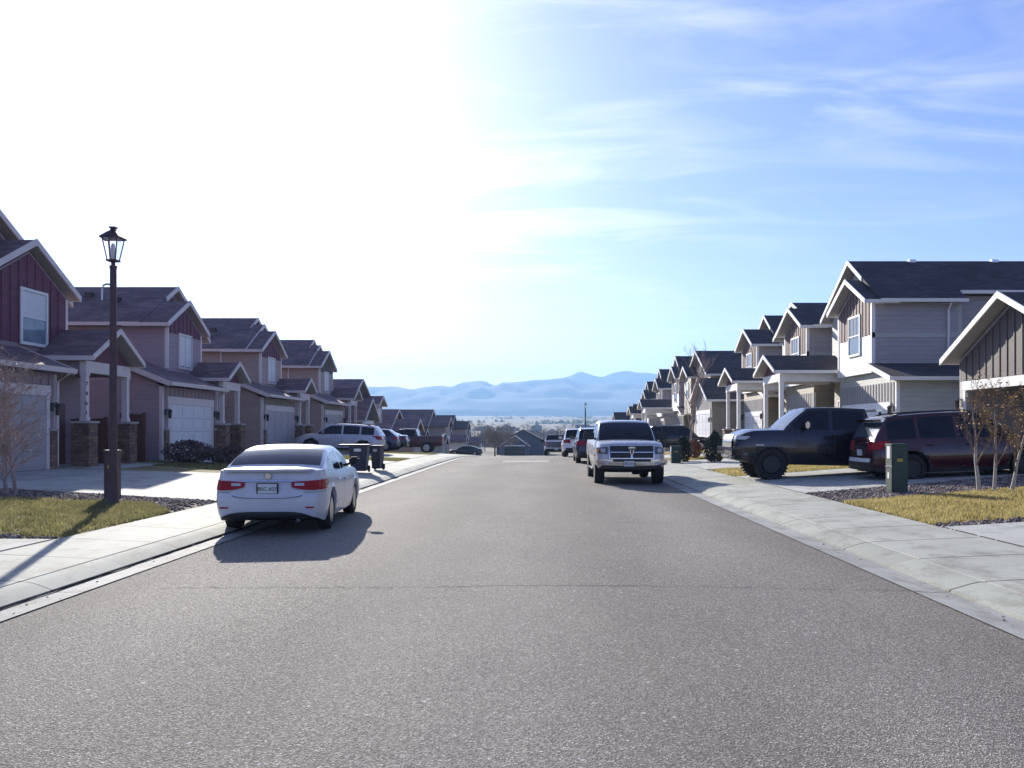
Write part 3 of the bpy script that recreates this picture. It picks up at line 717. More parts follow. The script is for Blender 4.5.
def garage_gable_house(s, gy0, gy1, ug, zl, lab, sid, board, trim, ridge, eave, my0, my1, um, meave, mridge, depth=11, grp=None, bump=None, sh='shingle_dark', panel='board_brown', door=(.5, .5), dmat='door_white'):
    root = empty('house', (s * ug, (gy0 + my1) / 2, zl), lab, 'house', grp)
    yc = (gy0 + gy1) / 2; half = (gy1 - gy0) / 2 + .4; sl = (ridge - eave) / half
    if dmat:
        gable_block(root, s, ug, ug + 7, gy0, gy1, zl - .4, eave - .05, yc, eave - .05 + (half - .4) * sl, sid)
    else:                                       # door rolled up: a hollow garage
        ze_, zp_ = eave - .05, eave - .05 + (half - .4) * sl
        gable_block(root, s, ug, ug + .2, gy0, gy1, zl + 2.38, ze_, yc, zp_, sid)
        gable_block(root, s, ug + 6.8, ug + 7, gy0, gy1, zl - .4, ze_, yc, zp_, sid)
        for a_, b_ in ((gy0, gy0 + .16), (gy1 - .16, gy1)): gable_block(root, s, ug + .201, ug + 6.799, a_, b_, zl - .4, ze_, 0, None, sid)
        for a_, b_ in ((gy0, gy0 + door[0]), (gy1 - door[1], gy1)): gable_block(root, s, ug, ug + .2, a_, b_, zl - .4, zl + 2.379, 0, None, sid)
        m = MB(); m.box(s * (ug + .05), s * (ug + 6.8), gy0 + .16, gy1 - .16, zl - .1, zl + .03); m.build('garage_floor', 'concrete_drive', root)
        m = MB(); [m.box(s * (ug + 5.9), s * (ug + 6.7), gy0 + .5 + i * 1.3, gy0 + 1.6 + i * 1.3, zl + .03, zl + 1.0 + .4 * (i % 2)) for i in range(4)]; m.build('shelf', 'bark', root, bevel=.02)
    gable_roof(root, s, ug - .45, ug + 7.3, yc, half, half, eave, sl, sh, trim)
    zh = zl + 2.38
    board_panel(root, s, ug - .002, gy0 + .05, gy1 - .05, zh + .32, lambda y: eave - .16 + (half - .4 - abs(y - yc)) * sl, board, .42)
    garage_door(root, s, ug - .01, gy0 + door[0], gy1 - door[1], zl + .02, zh, dmat, 'trim_white')
    for y in (gy0 + .2, gy1 - .2): coach_lamp(root, s, ug, y, zl + 2.0)
    mc = (my0 + my1) / 2; mh = (my1 - my0) / 2 + .4; ms = (mridge - meave) / mh
    gable_block(root, s, um, um + depth, my0, my1, zl - .6, meave - .05, mc, meave - .05 + (mh - .4) * ms, sid)
    gable_roof(root, s, um - .4, um + depth + .3, mc, mh, mh, meave, ms, sh, trim)
    board_panel(root, s, um - .003, my0 + .1, my1 - .1, meave - .2, lambda y: meave - .16 + (mh - .4 - abs(y - mc)) * ms, panel, .42, 'gable_panel')
    window(root, s, um, mc - 1.7, mc - .5, meave - 1.75, meave - .5, 'trim_white')
    window(root, s, um, mc + .6, mc + 1.8, meave - 1.75, meave - .5, 'trim_white')
    window(root, s, um, mc + .4, mc + 1.9, zl + .9, zl + 2.2, 'trim_white', 'v')
    if bump:
        b0, b1, ub, be = bump; bc = (b0 + b1) / 2; bh = (b1 - b0) / 2 + .4
        gable_block(root, s, ub, um + .5, b0, b1, zl + 2.6, be - .05, bc, be - .05 + (bh - .4) * ms, sid, 'upper_wall')
        gable_roof(root, s, ub - .4, um + 2.5, bc, bh, bh, be, ms, sh, trim)
        window(root, s, ub, bc - .55, bc + .55, be - 1.6, be - .45, 'trim_white')
    m = MB(); m.box(s * (um + .01), s * (um - .05), my1 - 1.5, my1 - .6, zl, zl + 2.05); m.build('front_door', 'front_door', root, bevel=.006)
    return root
garage_gable_house(-1, 67.0, 72.4, 14.0, -.35, 'house with a brown boarded garage gable beside the row of stepped gables', 'siding_tan', 'board_brown', 'trim_tan', 4.1, 2.35, 73.2, 82.5, 16.4, 4.0, 6.15, grp=GROUP_L, bump=(78.6, 81.6, 15.0, 3.9), sh='shingle_brown')
garage_gable_house(1, 22.5, 29.1, 14.1, .55, 'house with a dark boarded garage gable at the right edge of the photo', 'siding_grey', 'board_brown', 'trim_white', 5.74, 4.0, 13.4, 22.4, 17.0, 6.7, 8.9, grp=GROUP_R, panel='board_brown', dmat=None)
garage_gable_house(1, 60.4, 66.6, 11.95, .35, 'house with a low garage gable and a broad dark roof behind the bare street tree', 'siding_olive', 'board_grey', 'trim_white', 5.4, 3.72, 66.8, 75.6, 13.1, 5.9, 8.1, grp=GROUP_R, bump=(72.0, 75.4, 12.5, 6.0))

def right_house(b, dz, lab, gar=(-2.0, 4.4), u=0.0, low=True, por=True, sid='siding_grey', lowsid='siding_grey', board='board_grey', cm='trim_white', ms=.60, su=0.0, full=True, fdoor=True):
    s = 1; zl = .55 + dz; E = 6.93 + dz
    root = empty('house', (13.8 + u, b + 2, zl), lab, 'house', GROUP_R)
    sh = 'shingle_dark'; U = u
    g0, g1 = b + gar[0], b + gar[1]
    gable_block(root, s, 13.8 + U, 24 + U, g0, g1, zl - .4, 3.55 + dz if gar[0] < -1 else 3.95 + dz, 0, None, lowsid)
    gable_block(root, s, 13.82 + U, 17.2 + U, b + .005, g1 - .01, zl - .4, 3.96 + dz, 0, None, lowsid)
    gable_block(root, s, 14.3 + U, 24 + U, g1 - .02, b + 6.6, zl - .4, 4.1 + dz, 0, None, 'siding_olive')
    if gar[0] < -1:
        shed_roof(root, [(13.4 + U, b - 2.4, 3.67 + dz), (17.6 + U, b - 2.4, 3.67 + dz), (17.6 + U, b + .02, 4.36 + dz), (13.4 + U, b + .02, 4.36 + dz)], sh, cm)
        m = MB(); m.prism([(13.82 + U, b - 1.98, 3.5 + dz), (13.82 + U, b, 3.5 + dz), (13.82 + U, b, 4.2 + dz)], (.1, 0, 0)); m.build('wall', lowsid, root)
    board_panel(root, s, 13.795 + U, g0 + .1, g1 - .1, 2.6 + dz, lambda y: 3.5 + dz, board, .3)
    garage_door(root, s, 13.79 + U, g0 + .7, g1 - .7, zl + .02, 2.42 + dz, 'door_white', 'trim_white')
    m = MB(); m.box(13.77 + U, 13.9 + U, g0 - .025, g0 + .1, zl - .3, 3.5 + dz); m.build('corner_trim', cm, root)
    coach_lamp(root, s, 13.79 + U, g0 + .3, zl + 1.9); coach_lamp(root, s, 13.79 + U, g1 - .3, zl + 1.9)
    # cantilevered bay over the garage: white lap siding below, boards above
    y0, y1, yc = b, b + 4.0, b + 1.95; hb = 2.3; sl = .51
    gable_block(root, s, 13.6 + U, 17.1 + U, y0, y1, 3.98 + dz, E - .1, yc, E - .1 + 1.95 * sl, 'siding_white' if U == 0 else 'siding_white', 'upper_wall')
    m = MB(); m.box(13.7 + U, 17.12 + U, y0 - .012, y0 + .02, 3.985 + dz, E - .13); m.build('side_wall', sid, root)
    m = MB(); m.box(13.58 + U, 17.12 + U, y0 - .03, y0 - .012, 5.40 + dz, 5.62 + dz); m.build('trim_band', 'siding_greygreen', root)
    board_panel(root, s, 13.598 + U, y0 + .12, y1 - .08, 5.55 + dz, lambda y: E - .17 + (1.95 - abs(y - yc)) * sl, 'board_redbrown', .36, 'board_panel')
    gable_roof(root, s, 13.18 + U, 14.6 + U + su, yc, hb, hb, E, sl, sh, 'trim_white', back=False)
    mh = 3.72; mc = b - .4 + mh
    gable_roof(root, s, 13.78 + U + su, 17.35 + U, mc, mh, mh, E + .03, ms, sh, 'trim_white', back=False, stub=.46)
    gable_roof(root, s, 17.36 + U, 27 + U, mc, mh - .75, mh, E + .03 + .75 * ms, ms, sh, 'trim_white', slope_f=ms, front=False)
    gable_block(root, s, 14.2 + U + su, 17.3 + U, b + .01, b + 6.62, 3.9 + dz, E - .1, mc, E - .1 + (mh - .41) * ms, 'siding_greygreen', 'upper_wall')
    gable_block(root, s, 17.31 + U, 26.6 + U, b + .76, b + 6.6, 2.0 + dz, E + .3, mc, E + .3 + (mh - 1.16) * ms, sid, 'upper_wall')
    for y in (y0, y1):
        m = MB(); m.box(13.575 + U, 13.72 + U, y - .03 if y == y0 else y - .1, y + .1 if y == y0 else y + .03, 4.0 + dz, E - .15)
        m.build('corner_trim', 'trim_white', root)
    m = MB(); m.tube([(16.7 + U, b - .36, E - .14), (16.7 + U, b - .1, E - .4), (16.7 + U, b - .08, 4.4 + dz)], .045, 8); m.build('downspout', cm, root)
    window(root, s, 13.59 + U, yc - .62, yc + .62, 4.88 + dz, 6.45 + dz, 'trim_white', 'h', bright_blind=False)
    if full:
        for u_, w_ in ((16.5, .3), (20.2, .3), (24, .3)):
            m = MB(); m.box(u_ + U, u_ + w_ + U, mc - .12, mc + .12, E + mh * ms - .1, E + mh * ms + .085); m.build('roof_vent', 'alloy', root)
    if por:
        porch(root, s, 10.75 + U, 14.4 + U, b + 4.85, b + 7.6, zl - .1, b + 6.25, 1.9, 4.37 + dz, .44, sh, 'trim_white', cm, 1.2, 'board_maroon')
        window(root, s, 14.3 + U, b + 4.7, b + 6.0, zl + .6, zl + 2.4, 'trim_white', 'v')
        m = MB(); m.box(14.3 + U, 14.24 + U, b + 6.15, b + 6.5, zl, zl + 2.1); m.build('front_door', 'front_door', root)
    return root
right_house(35.5, 0, 'tall grey house whose white bay overhangs the garage, nearest of its kind on the right', lowsid='siding_greygreen')
right_house(44.2, 0, 'second grey bay house on the right, half hidden behind a gabled porch', ms=.44, gar=(-.5, 4.4), lowsid='siding_olive')
right_house(54.4, .05, 'third grey bay house on the right, its lit garage beside the porch posts', su=1.1, gar=(-1.2, 4.4), por=False, lowsid='siding_olive')
right_house(78.3, -.65, 'white bay house far down the right side, past the broad dark roof', gar=(-1.2, 4.4), u=-1.1, por=True, lowsid='siding_olive', full=False)
right_house(91.0, -1.0, 'bay house near the far end of the right side, dark gables against the mountains', gar=(-.5, 4.4), u=-.9, full=False)
right_house(102.0, -1.75, 'last tall bay house on the right before the low roofs', gar=(-.5, 4.4), u=-.9, full=False, por=False)

# lower houses past the crest and down in the valley
def low_house(x, y, w, d, zg, he, hr, lab, sid, sh, turn=0, gar=True, grp='low houses down the hill past the crest', trim='trim_tan', dmat='door_taupe', proj=False):
    """simple gabled house in local axes: front gable towards local -y, ridge along y"""
    root = empty('house', (x, y, zg), lab, 'house', grp, R(turn))
    def part(nm, mt, fn, par=root, **k):
        m = MB(); fn(m); off = par.location.copy()
        o = m.build(nm, mt, None, **k); o.parent = root if par is root else par
        return o
    hw = w / 2
    part('wall', sid, lambda m: m.prism([(-hw, 0, -1.5), (hw, 0, -1.5), (hw, 0, he), (0, 0, hr - .12), (-hw, 0, he)], (0, d, 0)))
    sl = (hr - he) / hw
    def roof(m):
        o = .45
        for sg in (-1, 1):
            m.prism([(0, -o, hr), (sg * (hw + o), -o, he - o * sl), (sg * (hw + o), -o, he - o * sl - .16), (0, -o, hr - .16)], (0, d + 2 * o, 0))
    rf = part('roof', sh, roof)
    [part('rake_board', trim, lambda m: m.prism([(0, -.5, hr + .03), (sg * (hw + .47), -.5, he - .45 * sl + .02), (sg * (hw + .47), -.5, he - .45 * sl - .2), (0, -.5, hr - .2)], (0, .04, 0))) for sg in (-1, 1)]
    if proj:
        px_ = -hw * .42; pw = hw * .5; ph = he + pw * sl
        part('front_wall', sid, lambda m: m.prism([(px_ - pw, -2.6, -1.5), (px_ + pw, -2.6, -1.5), (px_ + pw, -2.6, he), (px_, -2.6, ph - .1), (px_ - pw, -2.6, he)], (0, 2.58, 0)))
        def proof(m):
            for sg in (-1, 1): m.prism([(px_, -3, ph + .02), (px_ + sg * (pw + .4), -3, he - .4 * sl + .02), (px_ + sg * (pw + .4), -3, he - .4 * sl - .14), (px_, -3, ph - .14)], (0, 3.6, 0))
        pr = part('front_roof', sh, proof)
        for sg in (-1, 1): part('rake_board', trim, lambda m: m.prism([(px_, -3.05, ph + .05), (px_ + sg * (pw + .42), -3.05, he - .4 * sl + .05), (px_ + sg * (pw + .42), -3.05, he - .4 * sl - .17), (px_, -3.05, ph - .17)], (0, .045, 0)))
        part('door_casing', 'trim_white', lambda m: m.box(px_ - pw * .8, px_ + pw * .8, -2.66, -2.605, 2.2, 2.5))
        part('garage_door', dmat, lambda m: [m.box(px_ - pw * .75, px_ + pw * .75, -2.64, -2.605, .0 + .55 * i, .53 + .55 * i) for i in range(4)])
        part('window', 'trim_white', lambda m: m.box(hw * .3, hw * .75, -.05, -.005, .9, 2.2))
    elif gar:
        part('door_casing', 'trim_white', lambda m: m.box(-hw * .75, hw * .75, -.06, -.005, 2.25, 2.55))
        part('garage_door', dmat, lambda m: [m.box(-hw * .7, hw * .7, -.04, -.005, .0 + .56 * i, .54 + .56 * i) for i in range(4)])
    if he > 3.5:
        f = part('window', 'trim_white', lambda m: m.box(-.75, .75, -.05, -.004, he - 1.3, he - .1))
        p = part('pane', 'house_glass', lambda m: m.box(-.65, .65, -.07, -.052, he - 1.2, he - .2), f); 
    for sg in (-1, 1): part('window', 'trim_white', lambda m: m.box(sg * hw + sg * .005, sg * hw + sg * .05, d * .45, d * .45 + 1.4, he - 1.4, he - .25))
    return root
T90L, T90R = 90, -90
def along(s, u, y0, y1, ridge, eave, lab, sid, sh, depth=12, grp='low houses down the hill past the crest'):
    zg = g((y0 + y1) / 2) + .45
    return low_house(s * u, (y0 + y1) / 2, y1 - y0, depth, zg, eave - zg, ridge - zg, lab, sid, sh, T90L if s < 0 else T90R, grp=grp, proj=True)
along(-1, 15.5, 86.5, 97.0, 3.75, 1.6, 'low tan house with a wide brown roof just past the brown garage gable', 'siding_tan', 'shingle_brown')
along(-1, 15.0, 112, 122.5, 4.3, 2.2, 'brown roofed house down the left side, seen against the mountains', 'siding_tan', 'shingle_brown')
along(-1, 14.2, 101, 108, 1.7, .1, 'small pale garage gable low on the left side past the crest', 'siding_greygreen', 'shingle_dark')
along(-1, 15.0, 141, 152, 4.0, 1.9, 'dark roofed house at the low end of the left side', 'siding_tan', 'shingle_dark')
along(-1, 14.0, 127, 134, 1.6, .0, 'little white fronted house beside the dark roof on the left', 'siding_white', 'shingle_brown')
along(-1, 14.4, 165, 176, 1.2, -.9, 'low brown gable farthest down the left side', 'siding_olive', 'shingle_brown')
along(1, 13.2, 116, 124, 5.1, 2.9, 'gabled house at the low end of the right side, above the white pickup', 'siding_olive', 'shingle_dark')
along(1, 12.6, 132, 142, 3.9, 1.9, 'dark low roof farthest down the right side', 'siding_olive', 'shingle_brown')
# the ranch house that closes the street
rz_ = g(212)
ranch = low_house(-6.4, 210, 6.9, 9, rz_, 2.6, 4.9, 'dark roofed ranch house facing up the street from the bottom of the hill', 'siding_slate', 'shingle_dark', trim='trim_white', dmat='paint_black')  # garage door coloured black for the shade inside an open garage
m = MB(); m.prism([(-11.3, 219, rz_ - 1), (2.2, 219, rz_ - 1), (2.2, 219, rz_ + 2.7), (-4.5, 219, rz_ + 6.2), (-11.3, 219, rz_ + 2.7)], (0, 10, 0)); m.build('wing_wall', 'siding_slate', ranch)
m = MB()
m.prism([(-12, 218.5, rz_ + 2.5), (-4.5, 218.5, rz_ + 6.4), (-4.5, 218.5, rz_ + 6.15), (-12, 218.5, rz_ + 2.25)], (0, 11, 0)); m.prism([(3, 218.5, rz_ + 2.5), (-4.5, 218.5, rz_ + 6.4), (-4.5, 218.5, rz_ + 6.15), (3, 218.5, rz_ + 2.25)], (0, 11, 0))
m.build('wing_roof', 'shingle_dark', ranch)
# ------------------------------------------------------------------ vehicles (local x forward from the rear bumper, y left, z up)
def interp(pts, x):
    """smooth interpolation through profile points"""
    xs = [p[0] for p in pts]; zs = [p[1] for p in pts]
    if x <= xs[0]: return zs[0]
    if x >= xs[-1]: return zs[-1]
    i = max(k for k in range(len(xs)) if xs[k] <= x); i = min(i, len(xs) - 2)
    h = xs[i + 1] - xs[i]; t = (x - xs[i]) / h
    def sl(k):
        if k == 0: return (zs[1] - zs[0]) / (xs[1] - xs[0])
        if k == len(xs) - 1: return (zs[-1] - zs[-2]) / (xs[-1] - xs[-2])
        a = (zs[k] - zs[k - 1]) / (xs[k] - xs[k - 1]); b = (zs[k + 1] - zs[k]) / (xs[k + 1] - xs[k])
        return 0 if a * b <= 0 else 2 * a * b / (a + b)
    m0, m1 = sl(i) * h, sl(i + 1) * h
    t2, t3 = t * t, t * t * t
    return (2 * t3 - 3 * t2 + 1) * zs[i] + (t3 - 2 * t2 + t) * m0 + (-2 * t3 + 3 * t2) * zs[i + 1] + (t3 - t2) * m1

class Car:
    def __init__(s, name, label, cat, P, group=None):
        s.P = P; s.root = empty(name, (0, 0, 0), label, cat, group)
        s.L, s.W = P['L'], P['W']; s.x0 = -s.L / 2
        s.body(); s.cabin(); s.wheels(); s.details()
    # plan and end shapes
    def hw(s, x):
        P = s.P; h = s.W / 2
        for d, rr, c in ((x, P.get('rrear', .45), P.get('crear', .20)), (s.L - x, P.get('rfront', .6), P.get('cfront', .26))):
            if d < rr:
                t = 1 - d / rr; h -= c * (1 - math.sqrt(max(0, 1 - t * t)))
        return h
    def bulge(s, z, front):
        return interp(s.P['bf' if front else 'br'], z)
    def shift(s, x, y, z):
        w0 = max(0, 1 - x / .6); w1 = max(0, 1 - (s.L - x) / .7)
        w0 = w0 * w0 * (3 - 2 * w0); w1 = w1 * w1 * (3 - 2 * w1)
        bow = s.P.get('bow', .05)
        yy = min(1, abs(y) / (s.W / 2))
        return x + w0 * (s.bulge(z, 0) + bow * yy * yy) + w1 * (s.bulge(z, 1) - bow * yy * yy)
    def yf(s, f):
        return interp([(0, .93), (.12, .965), (.4, 1.0), (.62, .995), (.85, .965), (1, .93)], f)
    def end_x(s, y, z, front):
        P = s.P; zt = s.top(s.L - .3 if front else .3); f = min(1, max(0, (z - P['zr']) / (zt - P['zr'])))
        ya = abs(y) / s.yf(f)
        rr, c = (P.get('rfront', .6), P.get('cfront', .26)) if front else (P.get('rrear', .45), P.get('crear', .20))
        d = s.W / 2 - ya; dx = 0
        if d < c:
            q = max(0, 1 - max(d, 0) / c); t = 1 - q
            t = math.sqrt(max(0, 1 - q * q)) if False else math.sqrt(max(0, 1 - (1 - max(d, 0) / c) ** 2))
            dx = rr * (1 - t)
        x = s.L - dx if front else dx
        return s.shift(x, y, z)
    def top(s, x): return interp(s.P['top'], x)
    def body(s):
        P = s.P; L = s.L
        xs = set(np.round(np.arange(0, L + 1e-6, .09), 4)) | {0, L, .015, .04, .08, .13, .2, L - .015, L - .04, L - .09, L - .15, L - .22}
        Ra = P['R'] + P.get('gap', .07)
        for xc in P['axles']:
            xs = {x for x in xs if abs(abs(x - xc) - Ra) > .03}
            for k in range(15):
                xs.add(round(xc + Ra * math.cos(math.pi * k / 14), 4))
            xs |= {round(xc + Ra + .006, 4), round(xc - Ra - .006, 4)}
        for q in P.get('extra', []): xs.add(q)
        xs = sorted(x for x in xs if 0 <= x <= L)
        fr = [0, .12, .26, .4, .52, .64, .76, .86, .94, 1.0]
        bed = P.get('bed')
        rings = []
        for x in xs:
            zr = interp(P.get('sill', [(0, P['zr'] + .10), (.5, P['zr']), (L - .6, P['zr']), (L, P['zr'] + .06)]), x)
            zb = zr
            for xc in P['axles']:
                if abs(x - xc) <= Ra: zb = max(zb, P['R'] + math.sqrt(max(0, Ra * Ra - (x - xc) ** 2)))
            zt = self_top = s.top(x); h = s.hw(x)
            row = [(0, zb)]
            for i, f in enumerate(fr):
                z = zr + f * (zt - zr); z = max(z, zb + .004 * i)
                row.append((h * s.yf(f), z))
            cr = P.get('crown', .05)
            zt = max(zt, row[-1][1])
            if bed and bed[0] < x < bed[1]:
                row += [(h * .86, zt + .004), (h * .845, zt - bed[2]), (0, zt - bed[2])]
            else:
                row += [(h * .80, zt + cr * .45), (h * .45, zt + cr * .9), (0, zt + cr)]
            rings.append([(s.shift(x, y, z), y, z) for y, z in row])
        n = len(rings[0]); paint_, under, clad = P['paint'], 'dark_plastic', P.get('clad', 'dark_plastic')
        m = MB()
        for sg in (1, -1):
            o = len(m.v)
            for r in rings:
                for p in r: m.v.append((p[0] + s.x0, p[1] * sg, p[2]))
            for i in range(len(xs) - 1):
                for j in range(n - 1):
                    f = (o + i * n + j, o + i * n + j + 1, o + (i + 1) * n + j + 1, o + (i + 1) * n + j)
                    m.f.append(f); xm = (xs[i] + xs[i + 1]) / 2
                    mi = 1 if j == 0 else 0
                    if P.get('cladrows') and 0 < j <= P['cladrows']: mi = 1
                    if P.get('archclad'):
                        zc = (rings[i][j][2] + rings[i][j + 1][2]) / 2
                        for xc in P['axles']:
                            if math.hypot(xm - xc, zc - P['R']) < Ra + P['archclad'] and j <= 8: mi = 1
                    if bed and bed[0] < xm < bed[1] and j >= n - 3: mi = 1
                    m.m.append(mi)
        for i in (0, len(xs) - 1):
            for j in range(n - 1):
                a, b = i * n + j, i * n + j + 1; c, d = len(xs) * n + b, len(xs) * n + a
                m.f.append((a, b, c, d)); m.m.append(1 if j < (P.get('capdark_f', 2) if i else P.get('capdark', 3)) else 0)
        s.body_o = m.build('body', [paint_, 'dark_plastic'], s.root, smooth=38)
    def cabin(s):
        P = s.P; a0, a1, a2, a3 = P['glass']; zrf = P['roof']
        xs = set(np.linspace(a0, a1, 7)) | set(np.linspace(a1, a2, 12)) | set(np.linspace(a2, a3, 8))
        for a, b in P['wins']: xs |= {a, b}
        e0, e1 = P.get('rg', (.12, .95)); r0, r1 = a0 + (a1 - a0) * e0, a0 + (a1 - a0) * e1
        w0, w1 = a2 + (a3 - a2) * .10, a2 + (a3 - a2) * .97
        xs |= {r0, r1, w0, w1}
        xs = sorted(xs); ys2 = [xs[0]]
        for x in xs[1:]:
            if x - ys2[-1] > .004: ys2.append(x)
        xs = ys2
        zb0 = lambda x: s.top(min(max(x, a0), a3)) - .025
        mid = (a1 + a2) / 2
        def zroof(x):
            if x < a1:
                t = (x - a0) / (a1 - a0); zt = zrf - P.get('rdrop', .06)
                return zb0(a0) + .03 + (zt - zb0(a0) - .03) * (t + P.get('rcurve', .18) * t * (1 - t) * 2)
            if x > a2:
                t = (a3 - x) / (a3 - a2); zt = zrf - P.get('fdrop', .05)
                return zb0(a3) + .03 + (zt - zb0(a3) - .03) * (t + .14 * t * (1 - t) * 2)
            t = (x - a1) / (a2 - a1)
            d = P.get('rdrop', .06) * (1 - t) ** 2 * (1 if t < .5 else 1) + P.get('fdrop', .05) * t ** 3
            return zrf - d
        tum = P.get('tumble', .20); rings = []
        for x in xs:
            zb, zr = zb0(x), zroof(x); h = zr - zb
            hb = s.hw(min(max(x, .25), s.L - .3)) * P.get('wb', .93)
            pl = min(1, max(0, (a3 - x) / (a3 - a2))) if x > a2 else 1
            hb *= 1 - .06 * (1 - pl) ** 2
            if x < a1: hb *= 1 - P.get('rtaper', .05) * (1 - (x - a0) / (a1 - a0))
            yat = lambda z: hb - tum * (z - zb) - .10 * max(0, (z - zb) / max(.3, zrf - zb)) ** 3 * .5
            z1 = zb + min(.045, .25 * h); z2 = zb + max(h - .085, .5 * h); z3 = zb + max(h - .035, .75 * h)
            yt = yat(z3)
            ri = [(hb, zb), (yat(z1), z1), (yat(z2), z2), (yt, z3), (yt - .045, zr), (yt * .5, zr + .022), (0, zr + .028)]
            rings.append([(x, y, z) for y, z in ri])
        n = 7; cat = {k: MB() for k in ('cabin', 'windshield', 'rear_window')}; side = {}
        def face(i, j, sg, k):
            q = [rings[i][j], rings[i][j + 1], rings[i + 1][j + 1], rings[i + 1][j]]
            k.add([(p[0] + s.x0, p[1] * sg, p[2]) for p in q], [(0, 1, 2, 3)])
        for sg in (1, -1):
            for i in range(len(xs) - 1):
                xm = (xs[i] + xs[i + 1]) / 2
                for j in range(n - 1):
                    k = cat['cabin']
                    if j >= 4 and w0 < xm < w1: k = cat['windshield']
                    elif j >= 4 and r0 < xm < r1: k = cat['rear_window']
                    elif j == 1:
                        for wi, (a, b) in enumerate(P['wins']):
                            if a < xm < b: k = side.setdefault((sg, wi), MB())
                    if k is cat['cabin'] and P.get('dark_rear_roof') and False: pass
                    face(i, j, sg, k)
        s.cabin_o = cat['cabin'].build('cabin', P.get('cabin_paint', P['paint']), s.root, smooth=35)
        cat['windshield'].build('windshield', P.get('wsg', 'car_glass'), s.root, smooth=60)
        if cat['rear_window'].v: cat['rear_window'].build('rear_window', P.get('rwg', 'car_glass'), s.root, smooth=60)
        for k in side.values(): k.build('side_window', P.get('swg', 'car_glass'), s.root, smooth=60)
        s.zroof = zroof
    def wheels(s):
        P = s.P; Rr, w = P['R'], P.get('ww', .22); rimr = P.get('rim', Rr * .66)
        yo = s.W / 2 - P.get('inset', .025)
        for xc in P['axles']:
            for sg in (1, -1):
                yc = sg * (yo - w / 2); c = (xc + s.x0, yc, Rr)
                t = MB(); h = w / 2
                prof = [(rimr * .98, -h + .02), (rimr * 1.05, -h), (Rr * .93, -h + .004), (Rr * .985, -h + .03), (Rr, -h + .06), (Rr, h - .06), (Rr * .985, h - .03), (Rr * .93, h - .004), (rimr * 1.05, h), (rimr * .98, h - .02)]
                t.lathe(prof, 36, 'y', c)
                if P.get('tread'):
                    for k in range(30):
                        an = 2 * math.pi * k / 30
                        for dy in (-.35, .35):
                            x_, z_ = math.cos(an + dy * .1) * Rr, math.sin(an + dy * .1) * Rr
                            t.lathe([(.001, -.05), (.035, -.05), (.035, .05), (.001, .05)], 4, 'y', (c[0] + x_, yc + dy * w, c[2] + z_))
                wl = t.build('wheel', 'rubber', s.root, smooth=35)
                r = MB(); fo = sg * (h - .02)
                r.lathe([(rimr, sg * (h - .012)), (rimr * .93, sg * (h - .03)), (rimr * .90, sg * (h - .08)), (.001, sg * (h - .09))], 28, 'y', c, 1)
                r.lathe([(.001, fo + sg * .004), (.055, fo), (.06, fo - sg * .05)], 14, 'y', c, 0)
                ns = P.get('spokes', 5)
                for k in range(ns):
                    an = 2 * math.pi * k / ns + .3; da = .30 if ns < 8 else .16
                    def pt(rad, a, y): return (c[0] + math.cos(a) * rad, yc + y, c[2] + math.sin(a) * rad)
                    a_, b_ = an - da * .55, an + da * .55
                    q = [pt(.05, an - .5, fo - sg * .005), pt(.05, an + .5, fo - sg * .005), pt(rimr * .95, b_ , fo - sg * .012), pt(rimr * .95, a_, fo - sg * .012)]
                    r.prism(q, (0, -sg * .03, 0), 0)
                r.lathe([(rimr, sg * (h - .008)), (rimr * .93, sg * (h - .008)), (rimr * .92, sg * (h - .04))], 28, 'y', c, 0)
                r.build('rim', [P.get('rimmat', 'alloy'), 'dark_plastic'], wl, smooth=35)
    # a patch that follows the front or rear surface
    def patch(s, name, mat, y0, y1, zlo, zhi, front, off=.008, ny=12, nz_=4, parent=None, skirt=.03, both=False):
        out = []
        for sg in ((1, -1) if both else (1,)):
            m = MB(); d = 1 if front else -1
            grid = []
            for i in range(ny + 1):
                col = []
                f = i / ny; y = (y0 + (y1 - y0) * f)
                a = zlo(f) if callable(zlo) else zlo; b = zhi(f) if callable(zhi) else zhi
                for j in range(nz_ + 1):
                    z = a + (b - a) * j / nz_
                    x = s.end_x(y, z, front)
                    lim = s.W / 2 - .02
                    yo = y + (math.copysign(off, y) if abs(y) > lim - .15 else 0)
                    col.append((x + d * off + s.x0, yo * sg, z))
                grid.append(col)
            k = nz_ + 1
            for c_ in grid: m.v += c_
            for i in range(ny):
                for j in range(nz_): m.f.append((i * k + j, (i + 1) * k + j, (i + 1) * k + j + 1, i * k + j + 1)); m.m.append(0)
            ring = [i * k for i in range(ny + 1)] + [ny * k + j for j in range(1, k)] + [i * k + nz_ for i in range(ny - 1, -1, -1)] + [j for j in range(nz_ - 1, 0, -1)]
            o = len(m.v)
            for r in ring: m.v.append((m.v[r][0] - d * skirt, m.v[r][1] * .985, m.v[r][2]))
            for q in range(len(ring)): m.f.append((ring[q], ring[(q + 1) % len(ring)], o + (q + 1) % len(ring), o + q)); m.m.append(0)
            out.append(m.build(name, mat, parent or s.root, smooth=45))
        return out
    def side_y(s, x, z):
        zt = s.top(x); f = min(1, max(0, (z - s.P['zr']) / (zt - s.P['zr']))); return s.hw(x) * s.yf(f)
